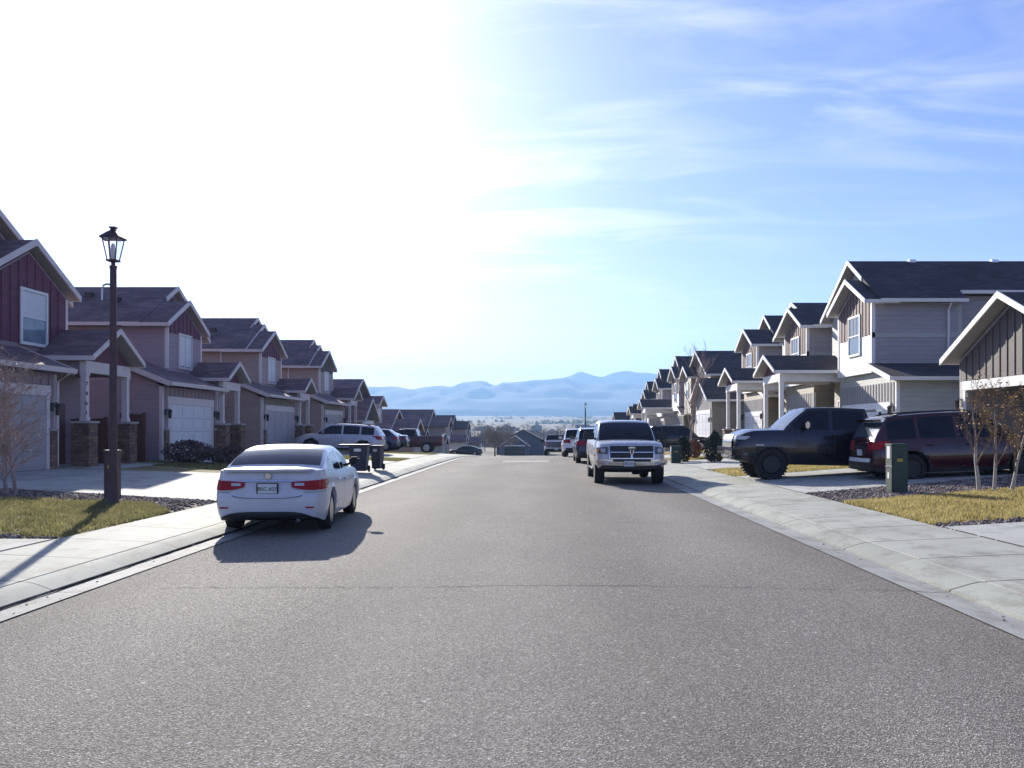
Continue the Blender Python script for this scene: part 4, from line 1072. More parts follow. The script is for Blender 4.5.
    def seam(s, xa, zlo, zhi, slant=0.0):
        m = MB()
        for sg in (1, -1):
            pts = []
            for k in range(7):
                f = k / 6; z = zlo + (zhi - zlo) * f; x = xa + slant * f
                pts.append((x, z))
            for (xa_, za), (xb, zb) in zip(pts[:-1], pts[1:]):
                ya, yb = s.side_y(xa_, za) + .0015, s.side_y(xb, zb) + .0015
                m.add([(xa_ - .005 + s.x0, ya * sg, za), (xa_ + .005 + s.x0, ya * sg, za), (xb + .005 + s.x0, yb * sg, zb), (xb - .005 + s.x0, yb * sg, zb)], [(0, 1, 2, 3)])
        return m
    def details(s):
        P = s.P; m = MB()
        for xa, sl in P.get('seams', []):
            q = s.seam(xa, P['zr'] + .10, s.top(xa) - .02, sl); m.add(q.v, q.f)
        if m.v: m.build('door_seam', 'dark_plastic', s.root)
        for xa in P.get('handles', []):
            for sg in (1, -1):
                z = s.top(xa) - .16; y = s.side_y(xa, z)
                h = MB(); h.tube([(xa - .1 + s.x0, (y + .002) * sg, z), (xa - .07 + s.x0, (y + .03) * sg, z + .003), (xa + .07 + s.x0, (y + .03) * sg, z + .003), (xa + .1 + s.x0, (y + .002) * sg, z)], [.012, .016, .016, .012], 8)
                h.build('door_handle', P.get('handle_mat', P['paint']), s.root, smooth=40)
        mx = P.get('mirror')
        if mx:
            for sg in (1, -1):
                zb = s.top(mx) + .10; y = s.hw(mx) * .90; k = P.get('mirror_k', 1.0)
                a = MB(); a.tube([(mx + s.x0, (y - .10) * sg, zb - .06), (mx - .02 + s.x0, (y + .08) * sg, zb - .01)], [.03, .025], 8)
                st = a.build('mirror', 'dark_plastic', s.root, smooth=40)
                h = MB(); hx, hy, hz = mx - .03 + s.x0, (y + .06 + .11 * k) * sg, zb + .05 * k
                h.box(hx - .06, hx + .06, hy - .115 * k, hy + .115 * k, hz - .085 * k, hz + .085 * k)
                h.build('mirror_shell', P.get('mirror_mat', P['paint']), st, smooth=40, bevel=.035)
        if P.get('rails'):
            a1, a2 = P['glass'][1] + .15, P['glass'][2] - .1
            for sg in (1, -1):
                r = MB(); pts = []
                for k in range(9):
                    x = a1 + (a2 - a1) * k / 8; y = s.W / 2 * P.get('wb', .93) - P.get('tumble', .2) * (s.zroof(x) - s.top(x)) - .10
                    pts.append((x + s.x0, y * sg, s.zroof(x) + (.05 if 0 < k < 8 else .0)))
                r.tube(pts, .018, 8); r.build('roof_rail', P.get('railmat', 'dark_plastic'), s.root, smooth=40)
    def plate(s, front, z, txt=None, y=0.0):
        d = 1 if front else -1; x = s.end_x(y, z, front) + d * .012
        m = MB(); m.box(x + s.x0, x + s.x0 - d * .03, y - .155, y + .155, z - .08, z + .08)
        p = m.build('license_plate', 'white_plate', s.root, bevel=.004)
        if txt:
            lettering(txt, .082, 'plate_green', p, (x + s.x0 + d * .003, y, z - .005), (R(90), 0, R(90) if front else R(-90)), .003)
        return p
    def place(s, x, y, heading, dz=0.0):
        """heading: direction the nose points, degrees from +x"""
        s.root.location = (x, y, dz); s.root.rotation_euler = (0, 0, R(heading)); return s.root

def sedan_P(**k):
    P = dict(L=4.85, W=1.80, zr=.20, R=.325, axles=(1.03, 3.80), roof=1.44, paint='paint_pearl',
        top=[(0, .97), (.12, 1.045), (.6, 1.05), (1.2, 1.02), (2.4, .96), (3.4, .96), (3.75, .95), (4.4, .84), (4.85, .70)],
        br=[(.2, .10), (.35, .0), (.62, .0), (.74, .055), (.95, .11), (1.05, .09)], bf=[(.2, -.08), (.4, 0), (.6, 0), (.8, -.12)],
        glass=(.50, 1.42, 2.55, 3.62), wins=[(.98, 1.34), (1.40, 2.22), (2.32, 3.36)], seams=[(1.38, .0), (2.27, .02), (3.34, -.02)], handles=[1.62, 2.48], mirror=3.12, mirror_mat='dark_plastic', mirror_k=.85,
        rrear=.6, crear=.17, capdark=1, tumble=.30, wb=.94, spokes=5, rcurve=.22, rdrop=.07, fdrop=.06, extra=[.25, .32])
    P.update(k); return P
def suv_P(**k):
    P = dict(L=4.95, W=1.95, zr=.26, R=.375, axles=(1.02, 3.95), roof=1.72, paint='paint_suv_silver',
        top=[(0, 1.02), (.15, 1.10), (1.2, 1.12), (3.4, 1.08), (3.9, 1.07), (4.55, .98), (4.95, .80)],
        br=[(.2, .06), (.45, 0), (.7, .02), (1.1, .07)], bf=[(.2, -.08), (.5, 0), (.75, 0), (1.0, -.10)],
        glass=(.10, .50, 2.9, 3.82), wins=[(.45, 1.18), (1.26, 2.18), (2.28, 3.6)], seams=[(1.22, 0), (2.23, 0), (3.5, 0)], handles=[1.5, 2.5], mirror=3.3,
        rrear=.45, crear=.17, tumble=.24, wb=.93, ww=.25, cladrows=1, archclad=.05, rails=True, rcurve=.1, rdrop=.09, rtaper=.03)
    P.update(k); return P
def pickup_P(**k):
    P = dict(L=5.9, W=2.03, zr=.46, R=.42, axles=(1.28, 4.85), roof=1.93, paint='paint_silver',
        top=[(0, 1.32), (.1, 1.36), (1.9, 1.36), (2.0, 1.32), (4.2, 1.27), (4.45, 1.27), (5.3, 1.24), (5.72, 1.17), (5.9, 1.05)],
        br=[(.4, 0), (1.3, 0)], bf=[(.4, -.02), (.7, 0), (1.0, -.02), (1.2, -.10)], bow=.03,
        glass=(1.98, 2.16, 3.45, 4.38), wins=[(2.24, 3.02), (3.12, 4.05)], seams=[(1.97, 0), (3.07, 0), (4.15, 0)], handles=[2.2, 3.3], mirror=3.95, mirror_k=1.5, mirror_mat='dark_plastic',
        rrear=.12, crear=.04, rfront=.35, cfront=.14, tumble=.22, wb=.94, ww=.30, gap=.09, bed=(.08, 1.9, .45), rcurve=.05, rdrop=.03, crown=.06, capdark=2, capdark_f=1, inset=-.02,
        sill=[(0, .62), (.6, .52), (2, .46), (5.2, .46), (5.9, .58)], extra=[.07, .085, 1.895, 1.91])
    P.update(k); return P
def at_px(px, py, z=None, y=None):
    """world point on the street plane seen at a pixel"""
    if y is None: y = (H - (z or 0)) * F / (py - 429)
    return (px - 541) * y / F, y

# white sedan at the left kerb ------------------------------------------------
c = Car('parked_car', 'white sedan parked at the left kerb with its rear to the camera', 'car', sedan_P(), None)
s_ = c
c.patch('tail_light', 'lens_red', .38, .885, lambda f: .715 + .02 * f + (.07 * (1 - f) ** 3), lambda f: .865 + .03 * f, 0, .010, 14, 4, both=True)
c.patch('tail_light_trim', 'chrome', .36, .60, .862, .882, 0, .010, 6, 2, both=True)
c.patch('bumper_valance', 'dark_plastic', -.74, .74, lambda f: .285, lambda f: .385 - .10 * abs(2 * f - 1) ** 5, 0, .012, 24, 3)
c.patch('reverse_light', 'lens_clear', .43, .58, .80, .845, 0, .014, 6, 2, both=True); c.patch('reflector', 'lens_red', .62, .74, .44, .465, 0, .010, 5, 2, both=True)
c.patch('bumper_seam', 'dark_plastic', .60, .885, .694, .700, 0, .004, 12, 1, skirt=.01, both=True)
c.patch('trunk_seam', 'dark_plastic', -.56, .56, lambda f: .598 + .045 * abs(2 * f - 1) ** 4, lambda f: .606 + .045 * abs(2 * f - 1) ** 4, 0, .003, 24, 1, skirt=.01)
c.patch('trunk_strip', 'chrome', -.40, .40, .868, .892, 0, .012, 10, 2)
c.patch('spoiler_lip', 'paint_pearl', -.70, .70, 1.035, 1.075, 0, .045, 14, 2, skirt=.16)
c.plate(0, .755, 'BRC A27'); m = MB(); e = c.end_x(0, .755, 0) + c.x0 - .009; m.box(e + .02, e, -.175, .175, .66, .845); m.build('plate_frame', 'black_metal', c.root, bevel=.004)
m = MB(); e = c.end_x(0, .955, 0) + c.x0 - .006; m.lathe([(.05, -.006), (.055, 0), (.05, .006), (.042, .0), (.05, -.006)], 20, 'x', (e, 0, .955)); m.tube([(e, -.03, .97), (e, .03, .97)], .006, 6); m.tube([(e, 0, .92), (e, 0, .97)], .006, 6); m.build('badge', 'chrome', c.root)
m = MB(); m.tube([(c.x0 + .16, -.5, .26), (c.x0 + .02, -.5, .245)], .032, 10); m.build('exhaust', 'chrome', c.root)
for sg in (1, -1):
    m = MB(); m.box(c.x0 + .9, c.x0 + 1.2, sg * .45, sg * .75, .2, .32); m.build('underbody_box', 'dark_plastic', c.root)
c.patch('headlight', 'lens_clear', .50, .86, .60, .72, 1, .008, both=True)
c.place(-4.38, 15.55, 90 + 4.2, .012); c.root.scale = (.95, .95, .95)
# left wheels stand on the gutter
c.root.rotation_euler.y = R(0)

# silver pickup facing the camera at the right kerb -------------------------------
c = Car('parked_pickup', 'silver crew cab pickup with a chrome grille parked facing the camera at the right kerb', 'pickup', pickup_P(rim=.26, rimmat='chrome', rfront=.55, cfront=.20, bow=.07), None)
c.patch('headlight', 'lens_smoke', .70, .985, lambda f: .92 + .02 * f, lambda f: 1.13 - .03 * f, 1, .010, 10, 4, both=True)
c.patch('turn_light', 'lens_amber', .93, .985, .95, 1.05, 1, .016, 4, 3, both=True); c.patch('headlight_bulb', 'lens_clear', .76, .88, .97, 1.08, 1, .014, 4, 3, both=True)
gr = c.patch('grille', 'dark_plastic', -.64, .64, .80, 1.165, 1, .02, 12, 4)[0]
fr_ = lambda y0, y1, z0, z1, o=.045: c.patch('grille_bar', 'chrome', y0, y1, z0, z1, 1, o, 6, 2)
c.patch('grille_surround', 'chrome', -.66, .66, 1.155, 1.180, 1, .05, 12, 2); c.patch('grille_surround', 'chrome', -.64, .64, .785, .805, 1, .05, 12, 2)
c.patch('grille_surround', 'chrome', .63, .66, .80, 1.16, 1, .05, 3, 4, both=True)
fr_(-.62, .62, .965, .985); fr_(-.03, .03, .81, 1.14, .05)
m = MB(); xg = c.end_x(0, 1.0, 1) + c.x0 + .05
m.prism([(xg, -.10, 1.13), (xg, .10, 1.13), (xg, .085, 1.0), (xg, .0, .86), (xg, -.085, 1.0)], (.03, 0, 0)); em = m.build('emblem', 'chrome', c.root, bevel=.008)
m = MB()
for sg in (1, -1): m.tube([(xg + .035, .02 * sg, 1.08), (xg + .04, .07 * sg, 1.07), (xg + .04, .075 * sg, 1.0), (xg + .035, .045 * sg, .985)], [.016, .018, .014, .006], 8)
m.prism([(xg + .03, -.03, 1.07), (xg + .03, .03, 1.07), (xg + .03, .018, .92), (xg + .03, -.018, .92)], (.02, 0, 0)); m.build('emblem_relief', 'dark_plastic', em)
bp = c.patch('bumper', 'chrome', -.99, .99, lambda f: .58 + .03 * abs(2 * f - 1) ** 2, lambda f: .765, 1, .10, 20, 5, skirt=.22)[0]
c.patch('bumper_inset', 'dark_plastic', -.55, .55, .70, .77, 1, .115, 10, 2)
c.patch('fog_light', 'lens_clear', .66, .80, .62, .70, 1, .115, 5, 3, both=True)
c.patch('bumper_valance', 'dark_plastic', -.85, .85, .48, .585, 1, .03, 12, 2)
xp = c.end_x(.0, .6, 1) + c.x0 + .115
m = MB(); m.box(xp, xp + .014, .02 - .155 - .1, .02 + .155 - .1, .565, .725); p = m.build('license_plate', 'white_plate', c.root, bevel=.004)
lettering('CRU 418', .10, 'plate_green', p, (xp + .017, -.08, .64), (R(90), 0, R(90)), .003)
for sg in (1, -1):
    m = MB(); m.box(c.x0 + 2.2, c.x0 + 4.2, sg * .92, sg * 1.06, .40, .45); m.build('running_board', 'chrome', c.root, bevel=.01)
m = MB(); m.lathe([(.075, -.75), (.085, 0), (.075, .1), (.14, .13), (.15, .25), (.14, .37), (.075, .4), (.075, .75)], 12, 'y', (c.x0 + 4.85, 0, .42)); m.build('axle', 'dark_plastic', c.root, smooth=40); m = MB(); m.lathe([(.075, -.75), (.085, 0), (.075, .75)], 12, 'y', (c.x0 + 1.28, 0, .42)); m.build('axle', 'dark_plastic', c.root, smooth=40)
m = MB(); m.tube([(c.x0 + 4.5, .93, 1.27), (c.x0 + 4.47, .95, 1.75)], .006, 6); m.build('antenna', 'dark_plastic', c.root)
c.place(2.64, 28.1, -90, .0)

# lifted navy pickup nose out in the right driveway ---------------------------------
c = Car('parked_pickup', 'lifted dark navy pickup nose out across the right pavement, on knobbly tyres', 'pickup', pickup_P(paint='paint_navy', R=.44, rim=.27, zr=.46, ww=.32, tread=True, rimmat='dark_plastic', spokes=8, roof=2.10, archclad=.07, inset=.0,
    glass=(1.98, 2.16, 3.80, 4.52), wins=[(2.24, 3.12), (3.22, 4.25)], top=[(0, 1.46), (.1, 1.50), (1.9, 1.50), (2.0, 1.46), (4.2, 1.41), (4.45, 1.41), (5.3, 1.38), (5.72, 1.30), (5.9, 1.15)], gap=.035, wsg='car_glass_light',
    sill=[(0, .66), (.6, .54), (2, .44), (5.2, .44), (5.9, .56)], bf=[(.6, -.02), (.85, 0), (1.1, -.02), (1.35, -.12)], handle_mat='paint_navy', mirror_mat='chrome', mirror_k=1.2), None)
c.patch('headlight', 'lens_clear', .66, .99, lambda f: 1.12, lambda f: 1.25 - .03 * f, 1, .012, 10, 4, both=True)
c.patch('grille', 'dark_plastic', -.58, .58, .88, 1.26, 1, .03, 10, 4); c.patch('grille_bar', 'chrome', -.60, .60, 1.04, 1.07, 1, .05, 8, 2)
c.patch('bumper', 'paint_navy', -1.0, 1.0, .68, .90, 1, .12, 16, 4, skirt=.2); c.patch('bumper_strip', 'chrome', -.95, .95, .84, .90, 1, .135, 16, 2); c.patch('tow_hook', 'label_white', .35, .45, .62, .72, 1, .10, 3, 2, both=True)
for sg in (1, -1):
    m = MB(); xx = c.x0 + 5.2; y = c.side_y(5.2, 1.0) + .012; m.box(xx - .12, xx + .12, sg * y, sg * (y - .03), .965, .99); m.build('fender_badge', 'alloy', c.root)
    m = MB(); m.tube([(c.x0 + 1.85, sg * .86, 1.50), (c.x0 + 1.75, sg * .84, 2.02)], .035, 8); m.build('rack_upright', 'dark_plastic', c.root)
m = MB(); m.box(c.x0 + 1.72, c.x0 + 1.90, -.92, .92, 2.0, 2.07); m.build('rack_bar', 'chrome', c.root, bevel=.01)
m = MB(); m.lathe([(.08, -.75), (.09, 0), (.08, .75)], 12, 'y', (c.x0 + 4.85, 0, .46)); m.build('axle', 'dark_plastic', c.root, smooth=40); m = MB(); m.lathe([(.08, -.75), (.09, 0), (.08, .75)], 12, 'y', (c.x0 + 1.28, 0, .46)); m.build('axle', 'dark_plastic', c.root, smooth=40)
c.place(8.42, 25.45, 180, .17); c.root.rotation_euler.y = R(-1.3)

# maroon suv tail out beside it ------------------------------------------------------
def tail_suv(c, zl=.86, zh=1.10):
    c.patch('tail_light', 'lens_red', .52, .93, lambda f: zl + .03 * f, lambda f: zh, 0, .012, 10, 4, both=True)
    c.patch('bumper_valance', 'dark_plastic', -.8, .8, .34, .58, 0, .02, 12, 3)
    c.plate(0, .80)
c = Car('parked_suv', 'dark maroon family car parked nose in beside the lifted navy pickup', 'suv', suv_P(paint='paint_maroon', roof=1.80, rimmat='dark_plastic', swg='car_glass', rwg='car_glass_light', mirror_mat='paint_maroon'))
tail_suv(c); c.patch('tail_strip', 'chrome', -.45, .45, .93, .965, 0, .02, 10, 2); c.patch('bumper_strip', 'label_white', -.72, .72, .56, .66, 0, .03, 12, 2)
c.patch('roof_spoiler', 'paint_maroon', -.62, .62, 1.60, 1.66, 0, -.30, 8, 2, skirt=-.2)
c.place(10.95, 23.0, 0, .32); c.root.rotation_euler.y = R(-2.2)

# left driveways
c = Car('parked_suv', 'silver family car parked nose in on the left driveway behind the bins', 'suv', suv_P(mirror_mat='paint_suv_silver'))
tail_suv(c); c.place(-11.45, 49.4, 180, .24); c.root.rotation_euler.y = R(-2)
c = Car('parked_car', 'dark blue hatchback tucked beside the tail of the silver family car', 'car', suv_P(paint='paint_blue', L=4.3, W=1.8, roof=1.52, zr=.22, R=.33, axles=(.8, 3.4), rails=False,
    top=[(0, .95), (.15, 1.0), (1.2, 1.0), (2.8, .96), (3.3, .95), (3.95, .86), (4.3, .70)], glass=(.12, .62, 2.4, 3.25), wins=[(.5, 1.0), (1.06, 1.86), (1.94, 3.0)], seams=[(1.9, 0)], handles=[1.3, 2.1], mirror=2.8, archclad=0, mirror_mat='paint_blue'))
c.patch('tail_light', 'lens_red', .5, .86, .78, .96, 0, .012, 8, 3, both=True); c.plate(0, .7); c.place(-11.75, 58.6, 180, .16)
hatch = c
c = Car('parked_car', 'black compact car beyond the dark blue hatchback on the same driveway', 'car', sedan_P(paint='paint_black', mirror_mat='paint_black'))
c.patch('tail_light', 'lens_red', .42, .87, .75, .87, 0, .01, 8, 3, both=True); c.plate(0, .72); c.place(-11.9, 62.0, 180, .12)
c = Car('parked_pickup', 'dark red pickup standing tail out before the brown boarded garage gable', 'pickup', pickup_P(paint='paint_darkred', bed=(.08, 1.9, .02)))
c.patch('tail_light', 'lens_red', .86, 1.0, .92, 1.28, 0, .012, 4, 4, both=True); c.plate(0, .72); c.place(-10.8, 69.8, 180, gz(-10.8, 69.8) + .02)
m = MB(); m.box(c.x0 + 2.6, c.x0 + 3.0, 1.02, 1.035, .8, 1.1); m.build('door_sign', 'label_white', c.root)

# right kerb beyond the silver pickup
c = Car('parked_suv', 'dark slate car at the right kerb, directly behind the silver pickup', 'suv', suv_P(paint='paint_slate', mirror_mat='paint_slate'))
tail_suv(c); c.place(2.62, 43.2, 90, .0)
c = Car('parked_suv', 'white car at the right kerb, third in line beyond the slate one', 'suv', suv_P(paint='paint_white', mirror_mat='paint_white', roof=1.78))
tail_suv(c); c.place(2.30, 55.0, 90, g(55.0)); c.root.rotation_euler.x = 0
def pitch_on(c, y): 
    a = math.atan2(g(y + 2) - g(y - 2), 4); c.root.rotation_euler = (0, -a, c.root.rotation_euler.z)
pitch_on(c, 55)
c = Car('parked_pickup', 'white pickup with a dark tailgate parked past the crest of the road', 'pickup', pickup_P(paint='paint_white', bed=(.08, 1.9, .45)))
c.patch('tail_light', 'lens_red', .88, 1.0, .92, 1.28, 0, .012, 4, 4, both=True); c.patch('tailgate_panel', 'paint_slate', -.84, .84, .78, 1.28, 0, .012, 8, 3); c.plate(0, .66); c.place(1.28, 75.0, 90, g(75.0)); pitch_on(c, 75)
c = Car('parked_suv', 'black car on the right driveway behind the bare street tree', 'suv', suv_P(paint='paint_black', mirror_mat='paint_black', roof=1.85))
tail_suv(c); c.place(9.9, 62.6, 0, gz(9.9, 62.6) + .02)
c = Car('parked_car', 'black sedan by the left kerb past the crest', 'car', sedan_P(paint='paint_black', mirror_mat='paint_black'))
c.patch('tail_light', 'lens_red', .42, .87, .75, .87, 0, .01, 8, 3, both=True); c.place(-10.6, 121, 180, gz(-10.6, 121) + .02)

# ------------------------------------------------------------------ street furniture
def street_lamp(x, y, z, label, h=5.2, wd=.10, tilt=0.0):
    root = empty('street_lamp', (x, y, z), label, 'street lamp', 'street lamps')
    P_ = lambda m, nm, mt, **k: (lambda o: (setattr(o, 'parent', root), o)[1])(m.build(nm, mt, None, **k))
    m = MB(); m.lathe([(.115, -.05), (.115, .06), (.10, .09), (.09, .5), (.088, .56), (.095, .60), (.08, .66)], 20); P_(m, 'pole_base', 'brown_metal', smooth=40)
    m = MB(); m.lathe([(wd * 1.12, .6), (wd, 2.5), (wd * .9, h - .78), (wd * 1.05, h - .77), (wd * 1.05, h - .73), (wd * .6, h - .72), (wd * .55, h - .66)], 20); P_(m, 'pole', 'brown_metal', smooth=40)
    zb, zt, rb, rt = h - .62, h - .22, .11, .20
    m = MB(); m.lathe([(.001, zb - .03), (rb + .02, zb - .03), (rb + .03, zb), (.001, zb + .01)], 4, phase=math.pi / 4)
    for k in range(4):
        a = math.pi / 4 + k * math.pi / 2
        m.tube([(rb * math.cos(a), rb * math.sin(a), zb), (rt * math.cos(a), rt * math.sin(a), zt)], .012, 6)
    P_(m, 'lantern_frame', 'brown_metal')
    m = MB(); m.lathe([(rb * .97, zb + .012), (rt * .97, zt - .004)], 4, phase=math.pi / 4); P_(m, 'lantern_glass', 'lantern_glass')
    m = MB(); m.lathe([(.03, zb + .01), (.045, zb + .2), (.03, zb + .3), (.001, zb + .32)], 12); P_(m, 'bulb', 'door_white', smooth=40)
    m = MB(); m.lathe([(rt + .06, zt), (rt + .05, zt + .025), (.11, zt + .13), (.07, zt + .15), (.05, zt + .19), (.085, zt + .20), (.085, zt + .225), (.001, zt + .23)], 4, phase=math.pi / 4); P_(m, 'lantern_cap', 'brown_metal')
    return root
street_lamp(-8.07, 16.3, gz(-8.07, 16.3), 'brown metal lamp post with a flared glass lantern on the near left lawn', 5.24, .066)
street_lamp(4.72, 92, gz(4.72, 92), 'thin distant lamp post rising above the cars against the mountains', 5.75, .07)

def pedestal(x, y, label, k=1.0, h=1.08, mt_='green_metal'):
    root = empty('utility_box', (x, y, gz(x, y)), label, 'utility box', 'green utility boxes')
    def P_(m, nm, mt, par=root, **q): o = m.build(nm, mt, None, **q); o.parent = par; return o
    w = .2 * k
    m = MB(); m.box(-w, w, -w * .95, w * .95, -.1, h - .05); b = P_(m, 'body', mt_, bevel=.012)
    m = MB(); m.box(-w - .014, w + .014, -w * .95 - .014, w * .95 + .014, h - .06, h); P_(m, 'lid', mt_, bevel=.012)
    m = MB(); m.box(-w * .35, w * .35, -w * .95 - .003, -w * .95 + .01, h * .64, h * .70); P_(m, 'warning_label', 'label_yellow')
    m = MB(); m.box(-w - .004, -w + .01, -w * .4, w * .5, h * .70, h * .95); P_(m, 'notice_label', 'label_white'); m = MB(); m.box(-w - .004, -w + .01, -.03, .06, h * .30, h * .42); P_(m, 'notice_label', 'label_white')
    m = MB(); m.box(-w - .012, -w + .005, -w * .9, w * .9, h * .52, h * .55); P_(m, 'clasp', 'alloy')
    return root
pedestal(7.72, 18.75, 'green utility box on the gravel before the maroon car', .88)
pedestal(5.85, 37.6, 'small green utility box beside the round dark evergreen at the right pavement', 1.0, .75)
pedestal(-8.53, 17.2, 'dark utility box hidden behind the foot of the near lamp post', .60, 1.0, 'brown_metal')

def bin_(x, y, rz, label, w=.62, d=.7, h=1.02, lid=0.0):
    root = empty('wheelie_bin', (x, y, gz(x, y) + .015), label, 'bin', 'bins on the left pavement', R(rz))
    def P_(m, nm, mt, par=root, **q): o = m.build(nm, mt, None, **q); o.parent = par; return o
    b, t = .40, .5
    m = MB(); vs = []
    for z, k in ((.06, .80), (h * .5, .92), (h - .07, 1.0)):
        vs += [(-w / 2 * k, -d / 2 * k, z), (w / 2 * k, -d / 2 * k, z), (w / 2 * k, d / 2 * k, z), (-w / 2 * k, d / 2 * k, z)]
    m.add(vs, [(3, 2, 1, 0), (8, 9, 10, 11)] + [(a * 4 + i, a * 4 + (i + 1) % 4, a * 4 + 4 + (i + 1) % 4, a * 4 + 4 + i) for a in (0, 1) for i in range(4)])
    for i in range(5): m.box(-w * .3 + i * w * .15 - .012, -w * .3 + i * w * .15 + .012, -d / 2 * .93, -d / 2 * .78, .1, h * .45)
    P_(m, 'body', 'bin_plastic', bevel=.02)
    m = MB(); m.box(-w / 2 - .05 - lid, w / 2 + .04, -d / 2 - .05, d / 2 + .03, h - .07, h - .015); m.tube([(-w / 2, d / 2 + .06, h - .05), (w / 2, d / 2 + .06, h - .05)], .02, 8)
    P_(m, 'lid', 'bin_plastic', bevel=.018)
    m = MB(); 
    for sg in (-1, 1): m.lathe([(.001, -.03), (.11, -.03), (.12, 0), (.11, .03), (.001, .03)], 16, 'x', (sg * (w / 2 - .02), d / 2 * .8, .12))
    P_(m, 'wheel', 'rubber', smooth=40)
    m = MB(); m.box(-w * .22, w * .16, -d / 2 - .002, -d / 2 + .03, h * .74, h * .84); P_(m, 'sticker', 'alloy')
    return root
bin_(-6.22, 29.6, 4, 'dark wheeled bin with a wide lid and faded sticker on the left pavement', lid=.30, h=.98)
bin_(-5.98, 31.6, -8, 'narrow dark bin standing just behind the wide lidded bin', .36, .5, .92)

# wooden fence panels and gates between the left houses
def fence(name, x0, y0, x1, y1, h, label, cat='fence'):
    z = gz(x0, y0); root = empty(name, (x0, y0, z), label, cat)
    d = Vector((x1 - x0, y1 - y0, 0)); L = d.length; d.normalize(); nrm = Vector((-d.y, d.x, 0))
    m = MB(); n = max(2, int(L / .14))
    for i in range(n):
        a = Vector((x0, y0, z)) + d * (L * i / n + .004); b = Vector((x0, y0, z)) + d * (L * (i + 1) / n - .004)
        zz = h + random.uniform(-.015, .015)
        m.prism([a, b, b + Vector((0, 0, zz)), a + Vector((0, 0, zz))], nrm * .02)
    m.build('board_panel', 'fence_wood', root)
    m = MB()
    for t_ in (0, 1):
        p = Vector((x0, y0, z)) + d * (L * t_); m.box(p.x - .05, p.x + .05, p.y + .025, p.y + .125, z - .2, z + h + .06)
    m.build('post', 'fence_wood', root)
    return root
fence('fence_gate', -17.2, 29.2, -14.75, 29.25, 1.55, 'low dark wooden screen between the stone porch piers at the left', 'screen')
fence('wood_fence', -14.45, 31.4, -15.9, 32.7, 1.75, 'dark red wooden fence panel beside the mauve grey house')

# ------------------------------------------------------------------ vegetation
def bare_tree(name, x, y, h, label, trunks=1, r0=.05, mat='bark', twmat='twig', spread=.5, start=.3, levels=4, kids=4, leaves=None, cat='tree', group=None, seed=1, bend=.12, lean=None, leafn=0, upright=.5, thin=.0035, z=None):
    rd = random.Random(seed); z = gz(x, y) if z is None else z
    root = empty(name, (x, y, z), label, cat, group)
    tk, tw = MB(), MB(); tips = []
    def grow(p, d, L, r, lv, mb):
        n = 5 if lv < 2 else 3; pts = [p]; rad = [r]; q = Vector(p); dd = Vector(d)
        for i in range(n):
            dd = (dd + Vector((rd.uniform(-1, 1), rd.uniform(-1, 1), rd.uniform(-.3, .7) * upright)) * bend).normalized()
            q = q + dd * (L / n); pts.append(Vector(q)); rad.append(max(thin * .6, r * (1 - .75 * (i + 1) / n)))
        mb.tube(pts, rad, 7 if lv == 0 else (5 if lv == 1 else 3), cap=False)
        if lv >= levels:
            tips.append(pts[-1]); tips.append(pts[-2]); return
        k = kids + (3 if lv == 0 else 0)
        for j in range(k):
            f = (start if lv == 0 else .2) + (1 - (start if lv == 0 else .2)) * (j + rd.random()) / k
            i = min(n - 1, int(f * n)); b = pts[i].lerp(pts[i + 1], f * n - i)
            an = rd.uniform(0, 6.283); side = Vector((math.cos(an), math.sin(an), 0))
            nd = (d * rd.uniform(.5, .9) + side * spread * rd.uniform(.7, 1.3) + Vector((0, 0, .25 * upright))).normalized()
            grow(b, nd, L * rd.uniform(.38, .6) * (1.1 - .35 * f), max(thin, rad[i] * .5), lv + 1, tw)
    for t_ in range(trunks):
        off = Vector((rd.uniform(-1, 1), rd.uniform(-.6, .6), 0)) * (.0 if trunks == 1 else .22)
        if lean and trunks > 1: off = Vector(lean[t_])
        d = Vector((off.x * .35, off.y * .3, 1)).normalized()
        grow(Vector((x, y, z - .05)) + off, d, h * rd.uniform(.85, 1.0), r0 * rd.uniform(.8, 1.1), 0, tk)
    tk.build('trunk', mat, root, smooth=60, recalc=False)
    tw.build('branches', twmat, root, smooth=60, recalc=False)
    if leaves:
        lm = MB(); nl = leafn
        for _ in range(nl):
            p = Vector(rd.choice(tips)) + Vector((rd.gauss(0, .03), rd.gauss(0, .03), rd.gauss(0, .03))); sz = rd.uniform(.02, .045)
            a = Vector((rd.gauss(0, 1), rd.gauss(0, 1), rd.gauss(0, 1))).normalized(); b = a.orthogonal().normalized()
            lm.add([p, p + a * sz * .6 + b * sz * .4, p + a * sz * 1.5, p + a * sz * .6 - b * sz * .4], [(0, 1, 2, 3)], rd.choice((0, 0, 1)))
        lm.build('leaves', leaves, root, recalc=False)
    return root
bare_tree('young_tree', 9.42, 18.1, 1.8, 'clump of three slim pale trunks with sparse orange leaves on the right lawn', 3, .044, 'bark_pale', 'twig', .36, .25, 3, 5, ['leaf_orange', 'leaf_yellow'], seed=5, leafn=1300, lean=[(-.24, .0, 0), (.02, -.1, 0), (.36, -.12, 0)], upright=.9)
bare_tree('bare_bush', -10.9, 17.6, 2.35, 'bare pale twigged bush at the left edge of the photo', 6, .026, 'twig_pale', 'twig_pale', .8, .12, 3, 6, None, 'bush', None, 11, .2, upright=.35, thin=.006)
bare_tree('street_tree', 7.45, 43.2, 4.4, 'tall bare street tree on the right, in front of the broad dark roof', 1, .075, 'bark_pale', 'twig_pale', .36, .28, 3, 7, seed=3, bend=.06, upright=.9, thin=.006)
